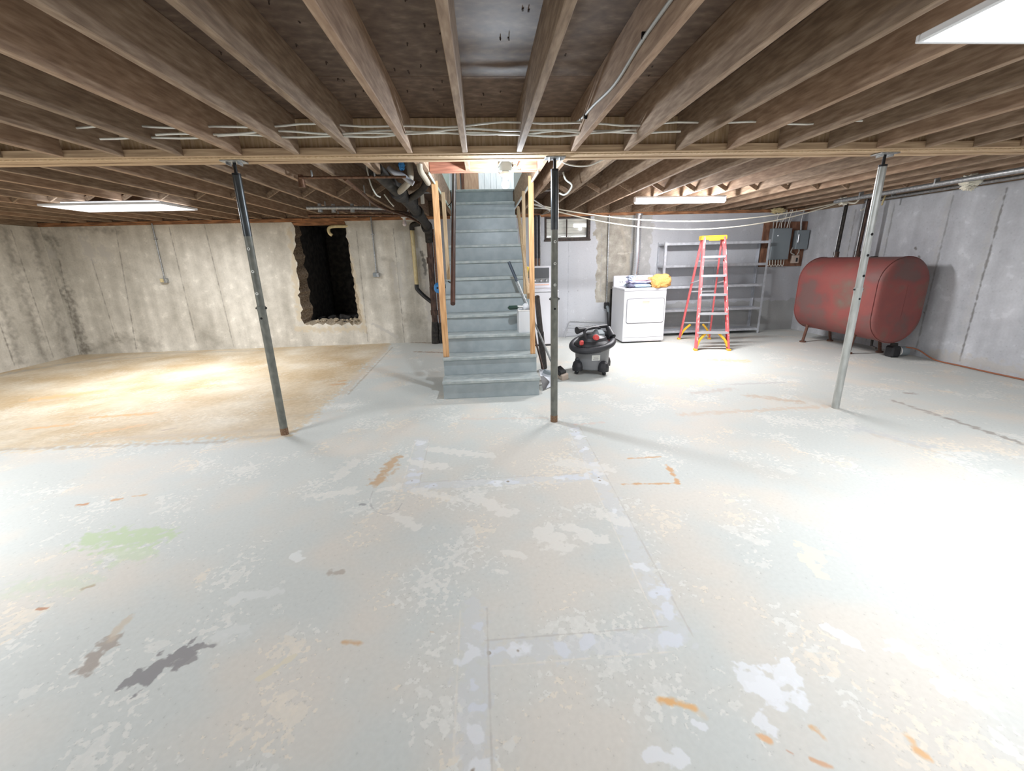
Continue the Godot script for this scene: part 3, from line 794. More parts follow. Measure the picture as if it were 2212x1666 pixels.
func build_ceiling() -> void:
	var c := setting("ceiling", "open wooden floor joists under dark plywood subfloor")
	# joists, in two runs meeting at the beam
	var k0 := int(ceil((X0 + 0.05 - JX) / STEP)); var k1 := int(floor((X1 - 0.03 - JX) / STEP))
	var jb := JT - JB
	for k in range(k0, k1 + 1):
		var x := JX + k * STEP
		var m: Material = M["joist%d" % posmod(k * 7, 3)]
		var tilt := Basis(Vector3(0, 0, 1), rng.randf_range(-0.012, 0.012))
		obj("joist", bx(Vector3(x, (JB + JT) / 2, (ZF - 3.401) / 2), Vector3(0.038, jb, ZF + 3.401), 0.003, tilt), m, c)
		m = M["joist%d" % posmod(k * 5 + 1, 3)]
		if k == 0 or k == 1:   # cut off at the stair opening
			obj("joist", bx(Vector3(x, (JB + JT) / 2, -3.85), Vector3(0.038, jb, 0.378), 0.003), m, c)
			continue
		obj("joist", bx(Vector3(x, (JB + JT) / 2, (ZB - 3.659) / 2), Vector3(0.038, jb, -ZB - 3.659), 0.003, tilt), m, c)
	# trimmers beside and header across the stair opening
	obj("trimmer", bx(Vector3(-0.431, (JB + JT) / 2, -5.7), Vector3(0.038, jb, 4.06), 0.003), M.joist2, c)
	obj("trimmer", bx(Vector3(0.53, (JB + JT) / 2, -5.7), Vector3(0.038, jb, 4.06), 0.003), M.joist2, c)
	obj("header", bx(Vector3(0.05, (JB + JT) / 2, -4.06), Vector3(0.92, jb, 0.038), 0.003), M.header_wood, c)
	obj("header", bx(Vector3(0.05, (JB + JT) / 2 - 0.004, -4.101), Vector3(0.92, jb, 0.038), 0.003), M.header_wood, c)
	# cross bridging in the rear run
	for k in range(k0, k1):
		if k in [-1, 0, 1]: continue
		var xa := JX + k * STEP + 0.02; var xb := JX + (k + 1) * STEP - 0.02
		obj("bridging", bar(Vector3(xa, JB + 0.02, -5.42), Vector3(xb, JT - 0.02, -5.42), 0.05, 0.02), M.joist1, c)
		obj("bridging", bar(Vector3(xb, JB + 0.02, -5.46), Vector3(xa, JT - 0.02, -5.46), 0.05, 0.02), M.joist2, c)
	# subfloor sheets, long side across the joists
	var zi := 0
	for r in 8:
		var z1 := ZF + 0.16 - r * 1.22
		var z0 := z1 - 1.218
		var x := JX + (-24 + (3 if r % 2 == 0 else 0)) * STEP
		while x < X1 + 0.2:
			var a := maxf(x, X0 - 0.2); var b := minf(x + 6 * STEP - 0.002, X1 + 0.2)
			var za := maxf(z0, ZB - 0.24)
			if b - a > 0.05 and z1 - za > 0.05:
				# leave out the stair opening
				if za < -4.13 and a < 0.5 and b > -0.4 and z1 > -6.78:
					var zs := minf(z1, -4.12)
					if z1 > -4.12: sheet(c, a, b, -4.12, z1, zi)
					if a < -0.42: sheet(c, a, -0.42, za, zs, zi)
					if b > 0.52: sheet(c, 0.52, b, za, zs, zi)
					if za < -6.8: sheet(c, maxf(a, -0.42), minf(b, 0.52), za, -6.8, zi)
				else:
					sheet(c, a, b, za, z1, zi)
			zi += 1
			x += 6 * STEP
	# nail points coming through the sheets
	var nails := MB.new()
	for k in 150:
		var p := Vector3(rng.randf_range(-1.3, 2.2), JT, rng.randf_range(-3.2, -1.3))
		if absf(fposmod(p.x - JX + STEP / 2, STEP) - STEP / 2) < 0.05: continue
		var L := rng.randf_range(0.006, 0.016)
		nails.box(p - Vector3(0, L * 0.5 - 0.001, 0), Vector3(0.004, L, 0.004), 0.001)
		nails.box(p - Vector3(rng.randf_range(-0.004, 0.004), 0.0012, rng.randf_range(-0.01, 0.01)), Vector3(0.008, 0.002, rng.randf_range(0.01, 0.03)), 0.0008)
	tag(obj("nail_tips", nails, M.nail, c), "", "", "", "stuff")
	# sill plates and rim boards on top of the walls
	var t := setting("trim_1", "wooden sill plate and rim board along the back wall")
	obj("sill_plate", bx(Vector3((X0 - 2.9) / 2, 2.1, ZB - 0.05), Vector3(-2.9 - X0, 0.055, 0.14), 0.004), M.sill_wood, t)
	obj("sill_plate", bx(Vector3((X1 - 2.9) / 2, 2.095, ZB - 0.05), Vector3(X1 + 2.9, 0.05, 0.14), 0.004), M.sill_wood, t)
	obj("lintel", bx(Vector3(-2.72, 2.045, ZB - 0.08), Vector3(0.95, 0.05, 0.14), 0.004), M.sill_wood, t)
	obj("rim_board", bx(Vector3((X0 + X1) / 2, (JB + JT) / 2, ZB - 0.06), Vector3(X1 - X0 + 0.3, JT - JB, 0.1), 0.003), M.joist1, t)
	obj("rim_board", bx(Vector3((X0 + X1) / 2, (WALL + JT) / 2, ZF + 0.06), Vector3(X1 - X0 + 0.3, JT - WALL, 0.1), 0.003), M.joist1, t)
	t = setting("trim_2", "wooden sill plate and rim board along the right wall")
	obj("rim_board", bx(Vector3(X1 + 0.05, (WALL + JT) / 2, (ZB + ZF) / 2), Vector3(0.09, JT - WALL, ZF - ZB), 0.003), M.joist1, t)
	t = setting("trim_3", "wooden sill plate and rim board along the left wall")
	obj("rim_board", bx(Vector3(X0 - 0.05, (WALL + JT) / 2, (ZB + ZF) / 2), Vector3(0.09, JT - WALL, ZF - ZB), 0.003), M.joist1, t)

func sheet(parent: Node, a: float, b: float, z0: float, z1: float, k: int) -> void:
	if b - a < 0.02 or z1 - z0 < 0.02: return
	obj("subfloor_sheet", bx(Vector3((a + b) / 2, (JT + FL2) / 2, (z0 + z1) / 2), Vector3(b - a - 0.003, FL2 - JT, z1 - z0), 0.002), M["subfloor%d" % (k * 2 % 3)], parent)

func build_beam() -> void:
	var b := thing("support_beam", "long built-up wooden beam of several plies carried on the steel posts", "beam")
	var z := -3.40
	var wds := [0.038, 0.044, 0.044, 0.044, 0.044, 0.038]
	for k in 6:
		var wd: float = wds[k]
		var ledger := k == 0 or k == 5
		var top := JB + 0.045 if ledger else JT - 0.002
		var bot := JB - 0.004 - 0.003 * ((k * 2) % 3)
		obj("ledger" if ledger else "ply", bx(Vector3((X0 + X1) / 2, (top + bot) / 2, z - wd / 2), Vector3(X1 - X0 - 0.02, top - bot, wd - 0.003), 0.003), M.beam_wood if k % 2 == 0 else M.old_stud if k == 1 else M.beam_wood, b)
		z -= wd

func planks(parent: Node, a: Vector3, b: Vector3, y0: float, y1: float, width: float, m: Material, out: Vector3) -> void:
	var L := a.distance_to(b)
	var cnt := int(round(L / width))
	var d := (b - a) / cnt
	for k in cnt:
		var c := a + d * (k + 0.5)
		var s := Vector3(absf(d.x) - 0.003 + absf(out.x) * 0.016, y1 - y0, absf(d.z) - 0.003 + absf(out.z) * 0.016)
		obj("plank", bx(Vector3(c.x, (y0 + y1) / 2, c.z) - out * 0.008, s, 0.004), m, parent)

func build_upstairs() -> void:
	# stairwell and hall above, seen through the opening
	var l := setting("wall_stairwell_left", "pale mint plank wall beside the stairs")
	planks(l, Vector3(-0.412, 0, -4.08), Vector3(-0.412, 0, -6.78), JB - 0.02, 4.0, 0.135, M.mint_panel, Vector3(1, 0, 0))
	obj("backing", bx(Vector3(-0.47, 3.2, -5.5), Vector3(0.08, 1.65, 3.0), 0), M.mint_panel, l)
	var r := setting("wall_stairwell_right", "pale plank wall beside the stairs")
	planks(r, Vector3(0.512, 0, -4.08), Vector3(0.512, 0, -6.78), JB - 0.02, 4.0, 0.135, M.white_panel, Vector3(-1, 0, 0))
	obj("backing", bx(Vector3(0.57, 3.2, -5.5), Vector3(0.08, 1.65, 3.0), 0), M.white_panel, r)
	var h := setting("wall_hall", "white plank wall at the head of the stairs")
	planks(h, Vector3(0.0, 0, -7.9), Vector3(1.5, 0, -7.9), FL2, 4.0, 0.1, M.white_panel, Vector3(0, 0, 1))
	obj("backing", bx(Vector3(0.0, 3.2, -7.98), Vector3(4.0, 1.7, 0.1), 0), M.white_panel, h)
	for x in [-1.6, 1.6]: obj("backing", bx(Vector3(x, 3.2, -7.3), Vector3(0.1, 1.7, 1.4), 0), M.white_panel, h)
	obj("backing", bx(Vector3(0.0, 3.2, -4.0), Vector3(1.2, 1.7, 0.1), 0), M.white_panel, h)
	obj("backing", bx(Vector3(-1.05, 3.2, -6.85), Vector3(1.2, 1.7, 0.1), 0), M.white_panel, h)
	obj("backing", bx(Vector3(1.1, 3.2, -6.85), Vector3(1.15, 1.7, 0.1), 0), M.white_panel, h)
	obj("backing", bx(Vector3(0.0, 4.03, -6.0), Vector3(3.4, 0.06, 4.2), 0), M.white_panel, h)
	var d := setting("door_1", "brown wooden door in a dark frame at the head of the stairs")
	obj("door_leaf", bx(Vector3(-0.12, 3.2, -7.9), Vector3(0.24, 1.65, 0.03), 0.004), M.door_wood, d)
	obj("door_frame", bx(Vector3(-0.265, 3.2, -7.885), Vector3(0.04, 1.65, 0.06), 0.004), M.jamb_wood, d)
	obj("door_frame", bx(Vector3(-0.335, 3.2, -7.885), Vector3(0.055, 1.65, 0.05), 0.004), M.door_wood, d)
	var f := setting("floor_hall", "landing floor at the head of the stairs")
	obj("floorboards", bx(Vector3(0.0, FL2 - 0.01, -7.4), Vector3(3.2, 0.02, 1.2), 0), M.stair_paint, f)

func build_window() -> void:
	var w := setting("window_1", "small dark-framed basement window with two panes")
	var x0 := 1.10; var x1 := 1.89; var y0 := 1.70; var y1 := 2.07
	var z := ZB - 0.03
	for r in [[x0, x0 + 0.03, y0, y1], [x1 - 0.05, x1, y0, y1], [x0 + 0.03, x1 - 0.05, y0, y0 + 0.03], [x0 + 0.03, x1 - 0.05, y1 - 0.03, y1]]:
		obj("window_frame", bx(Vector3((r[0] + r[1]) / 2, (r[2] + r[3]) / 2, z), Vector3(r[1] - r[0], r[3] - r[2], 0.09), 0.004), M.window_wood, w)
	obj("mullion", bx(Vector3(1.485, (y0 + y1) / 2, z), Vector3(0.018, y1 - y0 - 0.08, 0.03), 0.002), M.window_wood, w)
	for p in [[x0 + 0.03, 1.476], [1.494, x1 - 0.05]]:
		obj("pane", bx(Vector3((p[0] + p[1]) / 2, (y0 + y1) / 2, z - 0.004), Vector3(p[1] - p[0], y1 - y0 - 0.06, 0.003), 0), M.glass, w)
	for k in 5:   # boards closing the well outside
		obj("well_board", bx(Vector3(1.5, 1.66 + k * 0.095, ZB - 0.1), Vector3(0.9, 0.092, 0.02), 0.004), M.well_board, w)
	obj("well_board", bx(Vector3(1.06, 1.87, ZB - 0.15), Vector3(0.02, 0.5, 0.2), 0), M.well_board, w)
	obj("well_board", bx(Vector3(1.93, 1.87, ZB - 0.15), Vector3(0.02, 0.5, 0.12), 0), M.well_board, w)
	obj("sill", bx(Vector3((x0 + x1) / 2, y0 - 0.012, ZB - 0.03), Vector3(x1 - x0 + 0.02, 0.03, 0.1), 0.006), M.window_wood, w)

# ---------------------------------------------------------------- lamps
func area(at: Vector3, sx: float, sz: float, energy: float, col: Color, called: String, parent: Node) -> void:
	var l := AreaLight3D.new()
	l.name = called
	l.area_size = Vector2(sx, sz)
	l.light_energy = energy
	l.light_color = col
	l.shadow_enabled = true
	l.area_range = 25.0
	parent.add_child(l)
	l.global_position = at
	l.global_rotation = Vector3(-PI / 2, 0, 0)

func panel_lamp(at: Vector3, label: String, energy: float) -> void:
	var o := thing("panel_light", label, "ceiling light", at)
	for s in [[0, -0.31, 1.27, 0.016], [0, 0.31, 1.27, 0.016], [-0.627, 0, 0.016, 0.604], [0.627, 0, 0.016, 0.604]]:
		obj("frame", bx(Vector3(s[0], -0.045, s[1]), Vector3(s[2], 0.024, s[3]), 0.003), M.lamp_frame, o)
	obj("housing", bx(Vector3(0, -0.02, 0), Vector3(1.0, 0.04, 0.4), 0.006), M.lamp_frame, o)
	obj("lamp_lens", bx(Vector3(0, -0.047, 0), Vector3(1.238, 0.016, 0.604), 0.002), M.lamp_lens, o)
	area(at + Vector3(0, -0.06, 0), 1.22, 0.59, energy, Color(0.97, 0.98, 1.0), "panel_glow", o)

func strip_lamp() -> void:
	var o := thing("strip_light", "long glowing white strip light under joists in front of the dryer", "ceiling light", Vector3(2.6, JB, -5.85), 0.03)
	obj("housing", bx(Vector3(0, -0.012, 0), Vector3(1.2, 0.024, 0.06), 0.004), M.lamp_frame, o)
	for s in [-1.0, 1.0]: obj("end_cap", bx(Vector3(s * 0.605, -0.035, 0), Vector3(0.014, 0.07, 0.07), 0.008), M.lamp_frame, o)
	obj("lamp_tube", tb([Vector3(-0.598, -0.052, 0), Vector3(0.598, -0.052, 0)], 0.034, 14), M.lamp_tube, o)
	for k in 4:
		var l := OmniLight3D.new()
		l.name = "strip_glow"
		l.light_energy = STRIP
		l.light_color = Color(0.99, 0.985, 1.0)
		l.light_size = 0.03
		l.omni_range = 25.0
		l.omni_attenuation = 2.0
		l.shadow_enabled = true
		o.add_child(l, true)
		l.position = Vector3(-0.45 + k * 0.3, -0.125, 0)
	area(o.position + Vector3(0, -0.09, 0), 1.16, 0.06, 3.8, Color(0.98, 0.985, 1.0), "strip_glow_down", o)

func stair_lamp() -> void:
	var o := thing("bare_bulb_light", "bare glowing bulb in a grey box under the stair header", "light bulb", Vector3(0.221, 2.063, -3.85))
	obj("junction_box", bx(Vector3(0, 0.05, 0), Vector3(0.11, 0.09, 0.1), 0.006), M.electric_grey, o)
	var st := MB.new()
	st.lathe(Vector3(0, 0, 0), [Vector2(0.0, 0.006), Vector2(0.055, 0.006), Vector2(0.05, -0.012), Vector2(0.024, -0.02), Vector2(0.022, -0.045), Vector2(0.0, -0.046)], 16)
	obj("socket", st, M.white_plastic, o)
	var bl := MB.new()
	bl.lathe(Vector3(0, -0.085, 0), [Vector2(0.014, 0.04), Vector2(0.02, 0.028), Vector2(0.03, 0.01), Vector2(0.032, -0.006), Vector2(0.026, -0.022), Vector2(0.012, -0.031), Vector2(0, -0.033)], 18)
	obj("bulb", bl, M.lamp_bulb, o)
	obj("cord", tb(curve([Vector3(-0.05, 0.06, 0.03), Vector3(-0.08, 0.02, 0.06), Vector3(-0.03, 0.08, 0.07), Vector3(0.02, 0.13, 0.05)]), 0.005, 7), M.cable_white, o)
	obj("cord", tb(curve([Vector3(0.05, 0.03, 0.03), Vector3(0.09, 0.015, 0.07), Vector3(0.12, 0.02, 0.05), Vector3(0.05, 0.07, 0.05)]), 0.006, 7), M.cable_white, o)
	obj("cord", tb(curve([Vector3(-0.05, 0.03, 0.02), Vector3(-0.13, 0.1, 0.06), Vector3(-0.18, 0.18, 0.1)]), 0.003, 7), M.cable_white, o)
	obj("tape_patch", bx(Vector3(0.06, 0.1, 0.06), Vector3(0.05, 0.06, 0.02), 0.004), M.white_plastic, o)
	var l := OmniLight3D.new()
	l.name = "bulb_glow"
	l.light_energy = BULB
	l.light_color = Color(0.9, 0.95, 1.0)
	l.light_size = 0.03
	l.omni_range = 20.0
	l.omni_attenuation = 2.0
	l.shadow_enabled = true
	o.add_child(l)
	l.position = Vector3(0, -0.088, 0)

func hall_lamp() -> void:
	var o := thing("hall_ceiling_light", "round white ceiling light in the hall above the stairs", "ceiling light", Vector3(0.5, 4.0, -7.3))
	obj("base", tb([Vector3(0, -0.03, 0), Vector3(0, 0, 0)], 0.15, 24), M.lamp_frame, o)
	var d := MB.new()
	d.lathe(Vector3(0, -0.03, 0), [Vector2(0.14, 0), Vector2(0.13, -0.03), Vector2(0.09, -0.06), Vector2(0, -0.075)], 24)
	obj("lamp_shade", d, M.lamp_lens, o)
	area(o.position + Vector3(0, -0.115, 0), 0.26, 0.26, 1.6, Color(0.97, 0.99, 1.0), "hall_glow", o)

# ---------------------------------------------------------------- posts
func post(x: float, label: String, look: String) -> void:
	var o := thing("steel_post", label, "post", Vector3(x, 0, -3.53), 0.0, "steel posts under the beam")
	var up: Material = M.steel_dark if look == "dark" else M.steel_light if look == "light" else M.steel_dark
	var low: Material = M.steel_light if look == "light" else M.steel_paint
	obj("lower_tube", tb([Vector3(0, 0.05, 0), Vector3(0, 1.075, 0)], 0.0305, 24), low, o)
	obj("foot", tb([Vector3(0, 0.0, 0), Vector3(0, 0.06, 0)], 0.0315, 24), M.rust_foot if look != "light" else low, o)
	obj("collar", tb([Vector3(0, 1.05, 0), Vector3(0, 1.082, 0)], 0.033, 24), low, o)
	obj("upper_tube", tb([Vector3(0, 1.06, 0), Vector3(0, 1.62, 0)], 0.0275, 24), low if look != "dark" else M.steel_paint, o)
	obj("sleeve", tb([Vector3(0, 1.6, 0), Vector3(0, 2.025, 0)], 0.029, 24), up, o)
	obj("top_ring", tb([Vector3(0, 2.015, 0), Vector3(0, 2.03, 0)], 0.03, 24), M.black_metal, o)
	obj("screw", tb([Vector3(0, 2.02, 0), Vector3(0, 2.1, 0)], 0.0115, 12), M.black_metal, o)
	var cp := MB.new()
	cp.box(Vector3(0, 2.1055, 0), Vector3(0.15, 0.009, 0.11), 0.002)
	cp.box(Vector3(-0.04, 2.094, 0), Vector3(0.006, 0.022, 0.07), 0.001)
	cp.box(Vector3(0.04, 2.094, 0), Vector3(0.006, 0.022, 0.07), 0.001)
	obj("cap_plate", cp, M.galvanised, o)
	for y in [1.51, 1.345, 1.18]:
		obj("pin_hole", tb([Vector3(0, y, 0.0262), Vector3(0, y, 0.0279)], 0.011, 12), M.dark_hole if look == "light" else M.paper, o)
		var hh := MB.new()
		hh.tube([Vector3(0.002, y, 0.0262), Vector3(0.003, y, 0.0283)], 0.0055, 10)
		obj("pin_hole", hh, M.dark_hole, o)
	obj("pin_hole", tb([Vector3(0, 0.99, 0.029), Vector3(0, 0.99, 0.0309)], 0.009, 12), M.dark_hole, o)
	obj("pin", tb([Vector3(-0.042, 1.067, 0), Vector3(0.042, 1.067, 0)], 0.007, 10), M.black_metal, o)

# ---------------------------------------------------------------- stairs
func build_stairs() -> void:
	var r := 0.198; var t := 0.225; var z0 := -4.31
	var s := thing("staircase", "blue-grey painted wooden staircase rising to the floor above", "staircase")
	for k in range(1, 13):
		var y := k * r
		var z := z0 - (k - 1) * t
		var xa := -0.46 if k < 9 else -0.405
		var xb := 0.553 if k < 9 else 0.505
		var w := xb - xa
		var cx := (xa + xb) / 2
		obj("riser", bx(Vector3(cx, y - r / 2 - 0.016, z - 0.01), Vector3(w - 0.01, r - 0.034, 0.02), 0.002), M.stair_paint, s)
		if k < 12:
			var yaw := 0.0 if k > 1 else 0.004
			obj("tread", bx(Vector3(cx, y - 0.017, z - t / 2 + 0.006), Vector3(w, 0.034, t + 0.04), 0.006, Basis(Vector3.UP, yaw)), M.tread_paint, s)
		else:
			obj("nosing", bx(Vector3(cx, y - 0.017, z - 0.04), Vector3(w, 0.034, 0.13), 0.006), M.tread_paint, s)
	for sx in [-0.44, 0.533]:   # closed strings carrying the steps
		var mb := MB.new()
		for k in range(1, 12):
			var h := k * r - 0.036
			var x: float = sx if k < 9 else (-0.39 if sx < 0 else 0.49)
			mb.box(Vector3(x, maxf(h - 0.16, h / 2), z0 - (k - 0.5) * t - 0.012), Vector3(0.03, minf(0.32, h), t - 0.001))
		obj("stringer", mb, M.stair_paint, s)
	# posts and boards beside the stairs
	tag(obj("stair_stud", bx(Vector3(-0.424, 1.265, -4.575), Vector3(0.062, 1.738, 0.04), 0.004), M.new_stud), "orange-brown upright stud on the second step, on the handrail side", "stud")
	tag(obj("stair_stud", bx(Vector3(0.512, 1.28, -4.565), Vector3(0.052, 1.768, 0.04), 0.004), M.new_stud), "pale orange upright stud on the second step, beside the broom", "stud")
	tag(obj("stair_stud", bx(Vector3(-0.395, 1.65, -5.2), Vector3(0.04, 0.94, 0.06), 0.004), M.old_stud), "short pale hanging stud beside the handrail", "stud")
	tag(obj("stair_stud", bx(Vector3(0.50, 1.55, -5.22), Vector3(0.035, 1.14, 0.06), 0.004), M.old_stud), "pale hanging stud above the yellow bottle", "stud")
	var a := px(1119, 452, 0, 0.482); var b := px(1142, 640, 0, 0.482)
	tag(obj("stair_board", bar(a, b, 0.03, 0.085), M.old_stud), "sloping wooden board along the stairs opposite the handrail", "board")
	# handrail
	var h := thing("handrail", "dark brown round wooden handrail rising along the painted stairs", "handrail")
	obj("rail", tb([Vector3(-0.322, 0.955, -4.6), Vector3(-0.335, 2.74, -6.82)], 0.026, 14), M.rail_wood, h)
	obj("bracket", tb(curve([Vector3(-0.40, 1.16, -5.18), Vector3(-0.36, 1.15, -5.12), Vector3(-0.33, 1.24, -4.98)]), 0.007, 8), M.black_metal, h)
	obj("bracket", tb(curve([Vector3(-0.41, 2.1, -6.2), Vector3(-0.37, 2.12, -6.12), Vector3(-0.333, 2.18, -6.13)]), 0.007, 8), M.black_metal, h)

func build_stair_clutter() -> void:
	# white bin on the third step
	var o := thing("plastic_bin", "pale translucent plastic bin standing on the third step", "bin", Vector3(0.45, 0.594, -4.855), 0.05)
	var b := MB.new()
	for q in [[-0.068, 0, 0.004, 0.16], [0.068, 0, 0.004, 0.16], [0, -0.08, 0.14, 0.004], [0, 0.08, 0.14, 0.004]]:
		b.box(Vector3(q[0], 0.125, q[1]), Vector3(q[2], 0.25, q[3]), 0.001)
	b.box(Vector3(0, 0.006, 0), Vector3(0.136, 0.012, 0.16), 0.002)
	obj("body", b, M.translucent_bin, o)
	var rim := MB.new()
	rim.box(Vector3(0, 0.247, 0.083), Vector3(0.15, 0.014, 0.008), 0.003); rim.box(Vector3(0, 0.247, -0.083), Vector3(0.15, 0.014, 0.008), 0.003)
	rim.box(Vector3(-0.072, 0.247, 0), Vector3(0.008, 0.014, 0.16), 0.003); rim.box(Vector3(0.072, 0.247, 0), Vector3(0.008, 0.014, 0.16), 0.003)
	obj("rim", rim, M.white_plastic, o)
	var d := thing("hand_brush", "dark green hand brush lying across the plastic bin", "brush", Vector3(0.40, 0.862, -4.86), 0.25)
	obj("brush_head", bx(Vector3(-0.075, 0.008, 0), Vector3(0.12, 0.045, 0.06), 0.018), M.green_plastic, d)
	obj("handle", tb([Vector3(-0.02, 0.015, 0), Vector3(0.06, 0.008, 0), Vector3(0.13, 0.004, 0)], [0.014, 0.011, 0.009], 10), M.white_plastic, d)
	var g := thing("plastic_bag", "crumpled clear bag sticking out of the plastic bin", "bag", Vector3(0.475, 0.84, -4.88))
	var gb := MB.new()
	var rows := []
	for i in 7:
		var row := []
		for j in 13:
			var an := TAU * j / 12
			var rr := 0.045 * sin(PI * (i + 0.6) / 7.2) + 0.007 * sin(an * 3.0 + i)
			row.append(Vector3(cos(an) * rr, -0.03 + i * 0.017 + 0.004 * sin(an * 5.0), sin(an) * rr))
		rows.append(row)
	gb.grid(rows, Vector3.ZERO, func(p: Vector3) -> Vector3: return Vector3(p.x, 0.0, p.z))
	obj("film", gb, M.translucent_bin, g)
	# broom leaning across the stairs: grip, pole, head on the floor
	var top := px(1099, 566, 2, -5.2); var foot := Vector3(0.84, 0.05, -4.93)
	var br := thing("push_broom", "broom with silver pole and dark grip leaning across the stairs", "broom")
	obj("pole", tb([top.lerp(foot, 0.16), foot], 0.0125, 10), M.galvanised, br)
	obj("grip", tb([top, top.lerp(foot, 0.17)], 0.018, 10), M.grip_slate, br)
	obj("broom_head", bx(foot + Vector3(0.04, 0.045, 0.02), Vector3(0.09, 0.07, 0.14), 0.012, Basis.from_euler(Vector3(0.3, 0.4, 0.2))), M.black_plastic, br)
	obj("bristles", bx(foot + Vector3(0.06, 0.0, 0.035), Vector3(0.09, 0.08, 0.14), 0.006, Basis.from_euler(Vector3(0.25, 0.4, 0.2))), M.beige_plastic, br)
	# dark tube leaning against the stairs
	var w := thing("vacuum_wand", "dark grey two-piece tube leaning against the side of the stairs", "tube")
	var wa := Vector3(0.60, 0.98, -4.86); var wb := Vector3(0.745, 0.035, -5.36)
	obj("upper_section", tb([wa, wa.lerp(wb, 0.5)], [0.03, 0.034], 16), M.wand_grey, w)
	obj("lower_section", tb([wa.lerp(wb, 0.47), wb], [0.038, 0.042], 16), M.wand_grey, w)
	obj("joint_ring", tb([wa.lerp(wb, 0.47), wa.lerp(wb, 0.5)], 0.04, 16), M.vac_black, w)
	# snow shovel with curved blade
	var sh := thing("snow_shovel", "black-faced curved shovel propped between stairs and steel post", "shovel")
	var q00 := px(1163, 797, 2, -4.78); var q01 := px(1197, 801, 2, -4.76)
	var q11 := px(1193, 833, 2, -4.58); var q10 := px(1173, 844, 1, 0.004)
	var p := MB.new()
	var g2 := []
	for i in 12:
		var v := i / 11.0
		var row := []
		for j in 10:
			var u := j / 9.0
			row.append(q00.lerp(q01, u).lerp(q10.lerp(q11, u), v) + Vector3(0.02, -0.01, -0.05) * sin(v * PI) * (0.6 + 0.4 * sin(u * PI)))
		g2.append(row)
	p.grid(g2, Vector3(-0.3, 0.3, 1))
	obj("blade", p, M.shelf_grey, sh)
	var p2 := MB.new()
	var g3 := []
	for i in range(4, 12):
		var r2 := []
		for j in range(0, maxi(3, 7 - absi(i - 8))): r2.append(g2[i][j] + Vector3(-0.004, 0.004, 0.008))
		while r2.size() < 7: r2.append(r2[-1])
		g3.append(r2)
	p2.grid(g3, Vector3(-0.3, 0.3, 1))
	obj("blade_lining", p2, M.black_plastic, sh)
	var p3 := MB.new()
	p3.box(q00.lerp(q01, 0.5) + Vector3(0.01, -0.03, 0.02), Vector3(0.1, 0.06, 0.03), 0.012, Basis(Vector3(0, 0, 1), -0.5))
	obj("socket_plate", p3, M.electric_grey, sh)
	obj("handle", tb([q00.lerp(q01, 0.3), Vector3(0.605, 0.42, -5.0), Vector3(0.585, 0.62, -5.15)], 0.012, 10), M.brown_iron, sh)
	# yellow spray can standing behind the right stud
	var y := thing("yellow_bottle", "yellow bottle wedged behind a stair stud near the washing machine", "bottle")
	var yl := MB.new()
	yl.lathe(px(1137, 600, 2, -5.0), [Vector2(0, -0.02), Vector2(0.02, -0.02), Vector2(0.022, 0.0), Vector2(0.022, 0.06), Vector2(0.03, 0.09), Vector2(0.03, 0.12), Vector2(0, 0.12)], 14)
	obj("body", yl, M.yellow_plastic, y)
	var yc := MB.new()
	yc.lathe(px(1137, 600, 2, -5.0), [Vector2(0, -0.09), Vector2(0.014, -0.09), Vector2(0.014, -0.018), Vector2(0, -0.018)], 12)
	obj("cap", yc, M.black_plastic, y)

# ---------------------------------------------------------------- laundry corner
func knob(at: Vector3, r: float, parent: Node, m: Material) -> void:
	var k := MB.new()
	k.lathe(at, [Vector2(r * 1.25, 0.0), Vector2(r * 1.2, 0.008), Vector2(r * 0.8, 0.012), Vector2(r * 0.75, 0.03), Vector2(0, 0.032)], 16, Basis(Vector3(1, 0, 0), PI / 2))
	obj("knob", k, m, parent)

